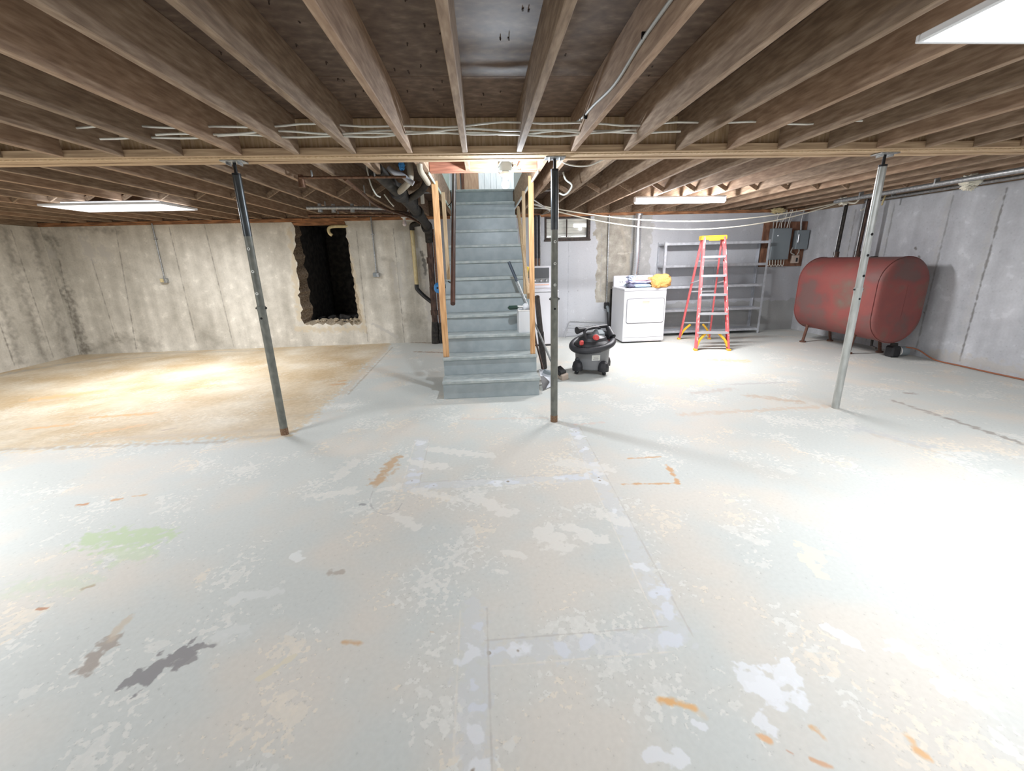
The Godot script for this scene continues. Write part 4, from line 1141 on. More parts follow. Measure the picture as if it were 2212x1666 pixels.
func build_washer() -> void:
	var o := thing("washing_machine", "white washing machine with tall dark control panel beside the stairs", "washer", Vector3(0.86, 0, -7.27))
	obj("body", bx(Vector3(0, 0.455, 0), Vector3(0.69, 0.85, 0.64), 0.012), M.white_enamel, o)
	obj("top", bx(Vector3(0, 0.893, 0), Vector3(0.69, 0.03, 0.66), 0.01), M.white_enamel, o)
	obj("lid", bx(Vector3(-0.02, 0.914, 0.06), Vector3(0.52, 0.014, 0.42), 0.006), M.white_enamel, o)
	obj("seam", bx(Vector3(0, 0.87, 0.32), Vector3(0.68, 0.004, 0.004), 0), M.seam_grey, o)
	obj("kick_plate", bx(Vector3(0, 0.025, 0), Vector3(0.66, 0.05, 0.6), 0.004), M.black_plastic, o)
	obj("badge", bx(Vector3(-0.02, 0.80, 0.322), Vector3(0.07, 0.018, 0.004), 0.001), M.ink, o)
	var c := obj("console", bx(Vector3(0, 1.09, -0.25), Vector3(0.69, 0.37, 0.12), 0.012), M.white_enamel, o)
	var mb := bx(Vector3(-0.02, 1.16, -0.186), Vector3(0.58, 0.17, 0.008), 0.002)
	obj("glass_panel", mb, M.panel_glass_dark, c)
	obj("knob_panel", bx(Vector3(-0.02, 1.035, -0.186), Vector3(0.58, 0.075, 0.008), 0.002), M.console_grey, c)
	obj("lower_trim", bx(Vector3(-0.02, 0.965, -0.187), Vector3(0.58, 0.02, 0.006), 0.002), M.cloth_peach, c)
	for x in [-0.12, 0.02, 0.13, 0.22]: knob(Vector3(x, 1.035, -0.182), 0.018, c, M.chrome)
	# foam-sleeved supply pipes behind it
	for s in [[0.935, "left-hand"], [0.99, "right-hand"]]:
		var p := thing("supply_pipe", "black insulated pipe rising behind the washing machine, %s one" % ("nearer the stairs" if s[0] < 0.96 else "nearer the window"), "pipe")
		obj("sleeve", tb([Vector3(s[0], 1.4, ZB + 0.06), Vector3(s[0], 2.1, ZB + 0.06)], 0.018, 12), M.black_plastic, p)
		obj("bare_end", tb([Vector3(s[0], 1.2, ZB + 0.06), Vector3(s[0], 1.4, ZB + 0.06)], 0.014, 12), M.copper, p)
		obj("conduit", tb([Vector3(s[0] + 0.026, 1.2, ZB + 0.05), Vector3(s[0] + 0.026, 2.09, ZB + 0.05)], 0.007, 8), M.galvanised, p)

func build_dryer() -> void:
	var o := thing("clothes_dryer", "white front-loading clothes dryer with folded laundry on top", "dryer", Vector3(2.62, 0, -7.25), 0.02)
	obj("body", bx(Vector3(0, 0.445, 0), Vector3(0.705, 0.845, 0.63), 0.008), M.white_side, o)
	obj("front_panel", bx(Vector3(0, 0.455, 0.317), Vector3(0.70, 0.825, 0.01), 0.004), M.white_enamel, o)
	obj("top", bx(Vector3(0, 0.882, 0), Vector3(0.712, 0.03, 0.65), 0.01), M.white_enamel, o)
	obj("plinth", bx(Vector3(0, 0.015, -0.01), Vector3(0.66, 0.03, 0.58), 0.002), M.black_plastic, o)
	obj("seam", bx(Vector3(0, 0.853, 0.3235), Vector3(0.70, 0.007, 0.002), 0), M.seam_grey, o)
	obj("seam", bx(Vector3(0, 0.095, 0.3225), Vector3(0.68, 0.005, 0.002), 0), M.seam_grey, o)
	# door: a rounded gasket line and the leaf over it
	var dr := obj("door", door_leaf(0.62, 0.385, 0.03, 0.012), M.white_enamel, o)
	dr.position = Vector3(0.01, 0.53, 0.322)
	var gk := obj("gasket", door_leaf(0.644, 0.409, 0.04, 0.006), M.seam_grey, dr)
	gk.position = Vector3(0, 0, -0.002)
	obj("handle_recess", bx(Vector3(0.0, 0.135, 0.009), Vector3(0.12, 0.04, 0.01), 0.002), M.handle_cream, dr)
	obj("handle_lip", bx(Vector3(0.0, 0.152, 0.0135), Vector3(0.12, 0.008, 0.012), 0.003), M.beige_plastic, dr)
	var c := obj("console", bx(Vector3(0, 0.98, -0.275), Vector3(0.70, 0.19, 0.08), 0.012, Basis(Vector3(1, 0, 0), -0.12)), M.white_enamel, o)
	for x in [-0.24, -0.2]: knob(Vector3(x, 0.98, -0.232), 0.012, c, M.white_side)
	# silver exhaust hose
	var h := thing("exhaust_hose", "crinkled silver exhaust hose rising from behind the dryer", "hose")
	var mb := MB.new()
	var prof := []; var rad := []
	var n2 := 76
	for i in n2 + 1:
		var t := float(i) / n2
		prof.append(Vector3(lerpf(2.675, 2.71, t) + 0.012 * sin(t * 5.0), lerpf(0.92, 2.08, t), ZB + 0.09 + 0.02 * sin(t * 3.0)))
		rad.append(0.054 + (0.008 if i % 2 == 0 else -0.007) + rng.randf_range(-0.003, 0.003))
	mb.tube(prof, rad, 16)
	obj("hose", mb, M.silver_hose, h)
	obj("hose_clamp", tb([Vector3(2.71, 2.06, ZB + 0.093), Vector3(2.71, 2.085, ZB + 0.093)], 0.058, 16), M.galvanised, h)
	# outlet conduit with cord
	var e := thing("dryer_outlet", "black wall outlet on a long conduit beside the dryer", "outlet")
	obj("conduit", tb([Vector3(2.215, 0.6, ZB + 0.03), Vector3(2.205, 2.08, ZB + 0.03)], 0.012, 10), M.galvanised, e)
	obj("outlet_box", bx(Vector3(2.218, 0.55, ZB + 0.03), Vector3(0.085, 0.11, 0.06), 0.006), M.black_plastic, e)
	obj("plug", tb([Vector3(2.222, 0.53, ZB + 0.05), Vector3(2.225, 0.5, ZB + 0.1), Vector3(2.228, 0.44, ZB + 0.11)], [0.028, 0.026, 0.018], 12), M.electric_grey, e)
	obj("cord", tb(curve([Vector3(2.215, 0.47, ZB + 0.1), Vector3(2.225, 0.3, ZB + 0.11), Vector3(2.25, 0.14, ZB + 0.1), Vector3(2.28, 0.06, ZB + 0.08)]), 0.014, 10), M.vac_black, e)
	var bd := thing("dark_board", "narrow dark grey board standing between wall and dryer", "board")
	obj("plank", bx(Vector3(2.30, 0.42, ZB + 0.055), Vector3(0.05, 0.84, 0.03), 0.003), M.dark_iron, bd)
	# bent wire rack on the floor
	var r := thing("wire_rack", "bent thin metal wire rack leaning against the back wall", "rack")
	obj("wire", tb(curve([Vector3(1.45, 0.006, ZB + 0.13), Vector3(1.5, 0.16, ZB + 0.07), Vector3(1.545, 0.275, ZB + 0.03), Vector3(1.6, 0.29, ZB + 0.025), Vector3(1.9, 0.27, ZB + 0.025), Vector3(2.18, 0.25, ZB + 0.025)], 8), 0.006, 7), M.galvanised, r)
	obj("wire", tb([Vector3(1.52, 0.21, ZB + 0.05), Vector3(2.2, 0.19, ZB + 0.04)], 0.005, 7), M.galvanised, r)
	obj("wire", tb([Vector3(1.47, 0.1, ZB + 0.1), Vector3(2.2, 0.12, ZB + 0.06)], 0.004, 7), M.galvanised, r)

func door_leaf(w: float, h: float, r: float, d: float) -> MB:   # rounded rectangle plate, thickness d along z
	var pts := []
	for c in [[1, 1, 0], [-1, 1, 1], [-1, -1, 2], [1, -1, 3]]:
		for k in 7:
			var a: float = PI / 2 * (c[2] + k / 6.0)
			pts.append(Vector3(c[0] * (w / 2 - r) + cos(a) * r, c[1] * (h / 2 - r) + sin(a) * r, 0))
	var mb := MB.new()
	var n2 := pts.size()
	for i in n2:
		var a: Vector3 = pts[i]; var b: Vector3 = pts[(i + 1) % n2]
		var ia := a * (1.0 - 0.006 / w) + Vector3(0, 0, d); var ib := b * (1.0 - 0.006 / w) + Vector3(0, 0, d)
		mb.facing3(Vector3(0, 0, d), ia, ib, Vector3(0, 0, 1))
		mb.facing(a, b, ib, ia, a + b)
		mb.facing3(Vector3.ZERO, a, b, Vector3(0, 0, -1))
	return mb

# soft folded or crumpled cloth: a closed, lumpy pad
func cloth(c: Vector3, s: Vector3, lump: float, sd: int, turn := 0.0) -> MB:
	var f := noise(1.0, 3, sd)
	var mb := MB.new()
	var rows := []
	for i in 19:
		var th := PI * i / 18.0
		var row := []
		for j in 33:
			var ph := TAU * j / 32.0
			var d := Vector3(signf(cos(ph)) * pow(absf(cos(ph)), 0.55) * pow(sin(th), 0.55), signf(cos(th)) * pow(absf(cos(th)), 0.7), signf(sin(ph)) * pow(absf(sin(ph)), 0.55) * pow(sin(th), 0.55))
			var k := 1.0 + lump * f.get_noise_3d(cos(ph) * sin(th) * 1.7 * 1.0, cos(th) * 3.0, sin(ph) * sin(th) * 1.7)
			row.append(c + Basis(Vector3.UP, turn) * (d * s * 0.5 * k))
		rows.append(row)
	mb.grid(rows, Vector3.ZERO, func(p: Vector3) -> Vector3: return p - c)
	return mb

func build_laundry() -> void:
	var y := 0.897
	var z := -7.12
	var t := thing("folded_towel", "pale blue towel at the bottom of the laundry pile", "laundry")
	obj("cloth", cloth(Vector3(2.55, y + 0.032, z), Vector3(0.4, 0.062, 0.3), 0.22, 301), M.cloth_sky, t)
	obj("cloth_fold", cloth(Vector3(2.41, y + 0.035, z + 0.06), Vector3(0.12, 0.07, 0.2), 0.3, 302), M.cloth_dark, t)
	t = thing("folded_towel", "lilac folded cloth in the middle of the laundry pile", "laundry")
	obj("cloth", cloth(Vector3(2.56, y + 0.09, z), Vector3(0.4, 0.05, 0.28), 0.25, 303, 0.05), M.cloth_lilac, t)
	t = thing("folded_towel", "peach striped cloth folded on top of the lilac cloth", "laundry")
	obj("cloth", cloth(Vector3(2.58, y + 0.13, z - 0.01), Vector3(0.3, 0.036, 0.24), 0.25, 304, -0.05), M.cloth_peach, t)
	t = thing("folded_towel", "light blue shirt crumpled at the top of the laundry pile", "laundry")
	obj("cloth", cloth(Vector3(2.52, y + 0.155, z - 0.03), Vector3(0.24, 0.075, 0.2), 0.4, 305, 0.3), M.cloth_blue, t)
	obj("cloth_fold", cloth(Vector3(2.44, y + 0.14, z + 0.05), Vector3(0.11, 0.06, 0.1), 0.5, 306, 0.3), M.cloth_blue, t)
	t = thing("orange_cloth", "orange cloth bundle slumped over the edge of the dryer", "laundry")
	obj("cloth", cloth(Vector3(2.89, y + 0.085, z + 0.06), Vector3(0.3, 0.175, 0.34), 0.22, 307, 0.2), M.cloth_orange, t)
	obj("cloth_fold", cloth(Vector3(2.93, y + 0.12, z + 0.04), Vector3(0.2, 0.17, 0.26), 0.25, 308, 0.9), M.cloth_orange, t)
	obj("cloth_fold", cloth(Vector3(2.80, y + 0.07, z + 0.16), Vector3(0.1, 0.15, 0.16), 0.3, 309, 0.4), M.cloth_orange, t)

func build_shelf() -> void:
	var o := thing("metal_shelf", "empty grey metal shelf unit with five shelves behind the stepladder", "shelf", Vector3(4.03, 0, ZB))
	var w := 1.85; var d := 0.3; var hgt := 1.61
	for sx in [-1.0, 1.0]:
		for z in [0.02, d]:
			var mb := MB.new()
			mb.box(Vector3(sx * w / 2, hgt / 2, z), Vector3(0.004, hgt, 0.036), 0.001)
			mb.box(Vector3(sx * (w / 2 - 0.018), hgt / 2, z + (0.018 if z > 0.1 else -0.016)), Vector3(0.036, hgt, 0.004), 0.001)
			obj("upright", mb, M.shelf_grey, o)
	obj("upright", bx(Vector3(0.15, hgt / 2, 0.01), Vector3(0.034, hgt, 0.004), 0.001), M.shelf_grey, o)
	for y in [0.085, 0.46, 0.865, 1.22, 1.585]:
		var mb := MB.new()
		mb.box(Vector3(0, y, d / 2 + 0.01), Vector3(w - 0.01, 0.004, d - 0.01), 0.001)
		mb.box(Vector3(0, y - 0.012, d + 0.012), Vector3(w - 0.004, 0.042, 0.004), 0.001)
		mb.box(Vector3(0, y - 0.014, 0.012), Vector3(w - 0.004, 0.032, 0.004), 0.001)
		mb.box(Vector3(-w / 2 + 0.008, y - 0.014, d / 2), Vector3(0.004, 0.032, d - 0.03), 0.001)
		mb.box(Vector3(w / 2 - 0.008, y - 0.014, d / 2), Vector3(0.004, 0.032, d - 0.03), 0.001)
		obj("shelf_board", mb, M.shelf_grey, o)

func build_ladder() -> void:
	var o := thing("stepladder", "red fibreglass stepladder with yellow top and aluminium steps", "ladder", Vector3(3.486, 0, -6.6), deg_to_rad(-10.8))
	var H := 1.64
	var zf := 0.475; var zr := -0.475
	var fb := 0.245; var ft := 0.155; var rb := 0.255; var rt := 0.15
	var at := func(side: float, t: float, front: bool) -> Vector3:
		return Vector3(side * lerpf(fb if front else rb, ft if front else rt, t), H * t, lerpf(zf, 0.05, t) if front else lerpf(zr, -0.05, t))
	for s in [-1.0, 1.0]:
		for fr in [true, false]:
			var a: Vector3 = at.call(s, 0.0, fr); var b: Vector3 = at.call(s, 1.0, fr)
			var t := along(a, b)
			var mb := MB.new()
			var c := (a + b) / 2; var L := a.distance_to(b)
			if fr:
				mb.box(c, Vector3(0.006, L, 0.07), 0.002, t)
				mb.box(c + t * Vector3(-s * 0.014, 0, 0.033), Vector3(0.03, L, 0.006), 0.002, t)
				mb.box(c + t * Vector3(-s * 0.014, 0, -0.033), Vector3(0.03, L, 0.006), 0.002, t)
			else:
				mb.box(c, Vector3(0.006, L, 0.04), 0.002, t)
				mb.box(c + t * Vector3(-s * 0.012, 0, 0.018), Vector3(0.026, L, 0.005), 0.002, t)
			obj("side_rail", mb, M.ladder_red, o)
			var ft2 := MB.new()
			ft2.box(a + Vector3(-s * 0.006, 0.014, 0), Vector3(0.05, 0.028, 0.085 if fr else 0.055), 0.006)
			obj("rail_foot", ft2, M.ladder_yellow if fr else M.ladder_yellow, o)
	var wear := MB.new()   # scuffs to bare white glass on the rails
	for k in 46:
		var s: float = [-1.0, 1.0][k % 2]
		var t := rng.randf_range(0.08, 0.97)
		var p: Vector3 = at.call(s, t, true)
		var L := rng.randf_range(0.01, 0.05)
		wear.box(p + Vector3(-s * rng.randf_range(0.0, 0.026), 0, 0.0365 + 0.0015), Vector3(rng.randf_range(0.003, 0.007), L, 0.0012), 0, along(at.call(s, 0.0, true), at.call(s, 1.0, true)))
	obj("scuff_marks", wear, M.paper, o)
	for k in range(1, 6):
		var t := k / 6.0
		var a: Vector3 = at.call(-1.0, t, true); var b: Vector3 = at.call(1.0, t, true)
		var mb := MB.new()
		mb.box(Vector3(0, a.y, a.z), Vector3(b.x - a.x - 0.01, 0.006, 0.085), 0.002)
		mb.box(Vector3(0, a.y - 0.014, a.z + 0.041), Vector3(b.x - a.x - 0.012, 0.03, 0.004), 0.0015)
		mb.box(Vector3(0, a.y - 0.014, a.z - 0.041), Vector3(b.x - a.x - 0.012, 0.03, 0.004), 0.0015)
		obj("step", mb, M.aluminium, o)
	for t in [0.18, 0.5, 0.79]:
		var a: Vector3 = at.call(-1.0, t, false); var b: Vector3 = at.call(1.0, t, false)
		obj("rear_brace", bx((a + b) / 2, Vector3(b.x - a.x - 0.01, 0.022, 0.012), 0.003), M.aluminium, o)
	for s in [-1.0, 1.0]:   # curved yellow corner braces below the first step
		for fr in [true, false]:
			var t := 1.0 / 6.0 if fr else 0.18
			var a: Vector3 = at.call(s, 0.02, fr) + Vector3(-s * 0.02, 0.02, 0); var b: Vector3 = at.call(s, t, fr)
			var c := curve([a, Vector3(lerpf(a.x, 0.06 * s, 0.25), lerpf(a.y, b.y, 0.45), lerpf(a.z, b.z, 0.5)), Vector3(lerpf(a.x, 0.05 * s, 0.72), b.y - 0.03, b.z)], 8)
			var mb := MB.new()
			for i in c.size() - 1:
				mb.box((c[i] + c[i + 1]) / 2, Vector3(0.03, c[i].distance_to(c[i + 1]) * 1.15, 0.05 if fr else 0.03), 0.003, along(c[i], c[i + 1]))
			obj("corner_brace", mb, M.ladder_yellow, o)
		obj("spreader", bar(at.call(s, 0.62, true) + Vector3(s * 0.012, 0, 0), at.call(s, 0.58, false) + Vector3(s * 0.012, 0, 0), 0.006, 0.018), M.aluminium, o)
		var p1: Vector3 = at.call(s, 5.0 / 6.0, true)
		obj("step_brace", bar(p1 + Vector3(-s * 0.05, -0.01, 0), p1 + Vector3(-s * 0.0, -0.075, 0.01), 0.01, 0.02), M.aluminium, o)
	var top := MB.new()
	top.box(Vector3(0, H + 0.005, 0), Vector3(0.36, 0.03, 0.17), 0.01)
	top.box(Vector3(0, H - 0.02, 0.082), Vector3(0.355, 0.045, 0.012), 0.005)
	top.box(Vector3(0, H - 0.045, 0.082), Vector3(0.16, 0.025, 0.01), 0.008)
	top.box(Vector3(-0.175, H - 0.02, 0), Vector3(0.012, 0.05, 0.15), 0.005)
	top.box(Vector3(0.175, H - 0.02, 0), Vector3(0.012, 0.05, 0.15), 0.005)
	var tp := obj("top_cap", top, M.ladder_yellow, o)
	var mk := MB.new()
	for k in 14:
		if k in [4, 9]: continue
		mk.box(Vector3(-0.13 + k * 0.02, H - 0.012, 0.0886), Vector3(0.013, 0.007, 0.001))
	obj("cap_print", mk, M.orange_cord, tp)

# ---------------------------------------------------------------- tank and electrics
func build_tank() -> void:
	var o := thing("oil_tank", "large red rusty oval oil tank on four short legs", "tank")
	var w := 0.68; var h := 1.09; var cx := 5.32; var cy := 0.755
	var outline := func(inset: float) -> Array:
		var pts := []
		var r := w / 2 - inset
		for k in 21:
			var a := PI * k / 20.0
			pts.append(Vector2(cx + cos(a) * r, cy + (h / 2 - w / 2) + sin(a) * r))
		for k in 21:
			var a := PI + PI * k / 20.0
			pts.append(Vector2(cx + cos(a) * r, cy - (h / 2 - w / 2) + sin(a) * r))
		pts.append(pts[0])
		return pts
	var za := -5.17; var zb := -6.72
	var prof := [[0.0, 0.34], [0.01, 0.2], [0.022, 0.08], [0.034, 0.03], [0.055, 0.007], [0.085, 0.0]]
	var rings := []
	for p in prof: rings.append([za - p[0] if true else 0.0, p[1]])
	for i in range(prof.size() - 1, -1, -1): rings.append([zb + prof[i][0], prof[i][1]])
	var mb := MB.new()
	var g := []
	for r in rings:
		var row := []
		for p in outline.call(minf(r[1], w / 2 - 0.001)): row.append(Vector3(p.x, p.y, r[0]))
		g.append(row)
	mb.grid(g, Vector3.ZERO, func(p: Vector3) -> Vector3: return p - Vector3(cx, clampf(p.y, cy - 0.2, cy + 0.2), clampf(p.z, zb + 0.3, za - 0.3)))
	obj("shell", mb, M.tank_red, o)
	var sm := MB.new()   # rolled seam at each end
	for zc in [za - 0.075, zb + 0.075]:
		var pts := []
		for p in outline.call(-0.003): pts.append(Vector3(p.x, p.y, zc))
		sm.tube(pts, 0.006, 6, false)
	obj("end_seam", sm, M.tank_red, o)
	for z in [-5.6, -6.5]:
		for s in [-1.0, 1.0]:
			obj("leg", tb([Vector3(cx + s * 0.17, 0.36, z), Vector3(cx + s * 0.23, 0.02, z + 0.01)], 0.021, 12), M.tank_leg, o)
			obj("leg_foot", tb([Vector3(cx + s * 0.23, 0, z + 0.01), Vector3(cx + s * 0.23, 0.02, z + 0.01)], 0.045, 12), M.tank_leg, o)
	obj("drain_pipe", tb([Vector3(cx, 0.26, -5.5), Vector3(cx, 0.12, -5.5), Vector3(cx, 0.1, -5.42)], 0.016, 10), M.dark_iron, o)
	for q in [[5.42, -6.52], [5.46, -6.18]]:
		obj("bung", tb([Vector3(q[0], 1.26, q[1]), Vector3(q[0], 1.315, q[1])], [0.055, 0.035], 12), M.tank_leg, o)
	obj("gauge", tb([Vector3(5.33, 1.28, -5.75), Vector3(5.33, 1.31, -5.75)], 0.04, 12), M.dark_iron, o)
	# fill and vent pipes
	var k := 0
	for q in [[5.42, -6.52, "closer to the fuse boxes"], [5.46, -6.18, "closer to the end of the tank"]]:
		var p := thing("fill_pipe", "dark vertical pipe rising from the oil tank, %s" % q[2], "pipe")
		obj("pipe", tb([Vector3(q[0], 1.3, q[1]), Vector3(q[0] + 0.02, 2.08, q[1])], 0.027, 14), M.brown_iron if k else M.dark_iron, p)
		obj("thin_line", tb([Vector3(q[0] - 0.04, 1.3, q[1] + 0.01), Vector3(q[0] - 0.02, 2.08, q[1] + 0.01)], 0.008, 8), M.galvanised, p)
		obj("coupling", tb([Vector3(q[0], 1.31, q[1]), Vector3(q[0], 1.38, q[1])], 0.038, 14), M.brown_iron, p)
		k += 1
	# fuel filter and line along the wall foot
	var f := thing("fuel_filter", "black oil pump with grey canister on the floor beside the tank", "pump", Vector3(5.5, 0, -5.32))
	obj("pump_body", bx(Vector3(-0.03, 0.075, 0), Vector3(0.13, 0.15, 0.13), 0.02), M.black_plastic, f)
	obj("canister", tb([Vector3(0.045, 0.075, 0), Vector3(0.16, 0.07, 0.0)], 0.062, 18), M.electric_grey, f)
	obj("label_ring", tb([Vector3(0.04, 0.075, 0), Vector3(0.052, 0.075, 0)], 0.064, 18), M.white_plastic, f)
	obj("pump_head", tb([Vector3(-0.03, 0.15, 0), Vector3(-0.03, 0.185, 0)], 0.04, 14), M.dark_iron, f)
	var c := obj("fuel_line", tb(curve([Vector3(5.62, 0.13, -5.3), Vector3(5.7, 0.11, -5.2), Vector3(5.74, 0.02, -5.0), Vector3(5.75, 0.012, -4.7), Vector3(5.74, 0.012, -4.4), Vector3(5.75, 0.012, -4.0), Vector3(5.73, 0.012, -3.2)], 8), 0.009, 8), M.orange_cord)
	tag(c, "thin orange-brown fuel line lying along the wall foot from the tank", "pipe")

func build_electric() -> void:
	var b := tag(obj("backer_board", bx(Vector3(5.39, 1.53, ZB + 0.012), Vector3(0.8, 0.76, 0.024), 0.003), M.backer_board), "brown wooden backing board behind the fuse boxes", "board")
	var e := thing("electric_panel", "grey metal electric panel box on the brown backing board", "fuse box", Vector3(5.275, 1.535, ZB + 0.075))
	obj("box", bx(Vector3.ZERO, Vector3(0.35, 0.53, 0.1), 0.006), M.electric_grey, e)
	obj("cover", bx(Vector3(0, 0, 0.052), Vector3(0.33, 0.51, 0.008), 0.003), M.electric_grey, e)
	obj("latch", bx(Vector3(-0.08, 0.14, 0.06), Vector3(0.015, 0.02, 0.01), 0.002), M.chrome, e)
	for k in 4: obj("screw", tb([Vector3(-0.14 + 0.28 * (k % 2), -0.22 + 0.44 * (k / 2), 0.056), Vector3(-0.14 + 0.28 * (k % 2), -0.22 + 0.44 * (k / 2), 0.059)], 0.005, 8), M.chrome, e)
	var s := thing("disconnect_switch", "smaller grey switch box beside the electric panel", "switch box", Vector3(5.66, 1.6, ZB + 0.08))
	obj("box", bx(Vector3.ZERO, Vector3(0.22, 0.32, 0.11), 0.006), M.electric_grey, s)
	obj("lever", bx(Vector3(-0.09, 0.02, 0.065), Vector3(0.02, 0.14, 0.02), 0.004), M.aluminium, s)
	obj("conduit", tb([Vector3(-0.02, 0.15, 0), Vector3(-0.04, 0.3, 0), Vector3(-0.02, 0.48, 0)], 0.016, 10), M.galvanised, s)
	var j := thing("outlet_box", "small beige outlet box under the switch box", "outlet", Vector3(5.63, 1.27, ZB + 0.05))
	obj("box", bx(Vector3.ZERO, Vector3(0.13, 0.14, 0.05), 0.006), M.beige_plastic, j)
	obj("socket", bx(Vector3(0.02, -0.01, 0.026), Vector3(0.035, 0.07, 0.006), 0.004), M.ink, j)
	obj("cord", tb(curve([Vector3(-0.1, 0.2, 0.04), Vector3(-0.13, 0.12, 0.05), Vector3(-0.06, 0.08, 0.05)]), 0.01, 8), M.cable_grey, j)
	obj("cord", tb(curve([Vector3(0.0, 0.2, 0.04), Vector3(0.02, 0.14, 0.05), Vector3(0.0, 0.07, 0.04)]), 0.009, 8), M.cable_grey, j)
	# cables fanning out of the panel top
	for k in 7:
		var x := 5.13 + k * 0.05
		tag(obj("panel_cable", tb(curve([Vector3(x, 1.79, ZB + 0.07), Vector3(x + 0.01 * (k % 3 - 1), 1.9, ZB + 0.08), Vector3(x + rng.randf_range(0.0, 0.06), 2.0, ZB + 0.09), Vector3(x + rng.randf_range(0.02, 0.1), 2.1, ZB + 0.1)]), 0.0075, 7), M.cable_white if k % 2 else M.cable_grey), "thin cable rising out of the top of the electric panel", "cable", "cables above the electric panel")
	for k in 6:
		var x := 5.1 + k * 0.052
		tag(obj("cable_loop", tb(curve([Vector3(x, 1.27, ZB + 0.06), Vector3(x + 0.005, 1.2, ZB + 0.07), Vector3(x + 0.03, 1.165 - 0.01 * (k % 2), ZB + 0.08), Vector3(x + 0.055, 1.2, ZB + 0.07), Vector3(x + 0.06, 1.27, ZB + 0.06)]), 0.006, 7), M.cable_white), "white cable loop hanging under the electric panel", "cable", "cable loops under the electric panel")
	var fl := thing("insulation_tuft", "yellowish tuft of insulation at the wall top above the electric panel", "insulation")
	obj("fibre", cloth(Vector3(5.16, 2.09, ZB + 0.09), Vector3(0.2, 0.08, 0.1), 0.7, 331), M.pvc_cream, fl)
	var kk := thing("knotted_rope", "knotted rope end holding the clotheslines above the oil tank", "rope")
	obj("knot", cloth(Vector3(5.3, 2.09, -6.42), Vector3(0.1, 0.1, 0.09), 0.6, 332), M.rope, kk)
	obj("loose_end", tb(curve([Vector3(5.33, 2.07, -6.4), Vector3(5.42, 2.05, -6.35), Vector3(5.44, 2.1, -6.3)]), 0.012, 8), M.rope, kk)
	obj("loose_end", tb(curve([Vector3(5.5, 2.12, -6.2), Vector3(5.49, 2.02, -6.2), Vector3(5.44, 1.95, -6.2), Vector3(5.4, 1.94, -6.2)]), 0.009, 8), M.rope, kk)
	obj("loose_end", tb(curve([Vector3(5.55, 2.12, -6.0), Vector3(5.53, 2.04, -6.0), Vector3(5.52, 1.98, -6.0)]), 0.011, 8), M.pvc_cream, kk)

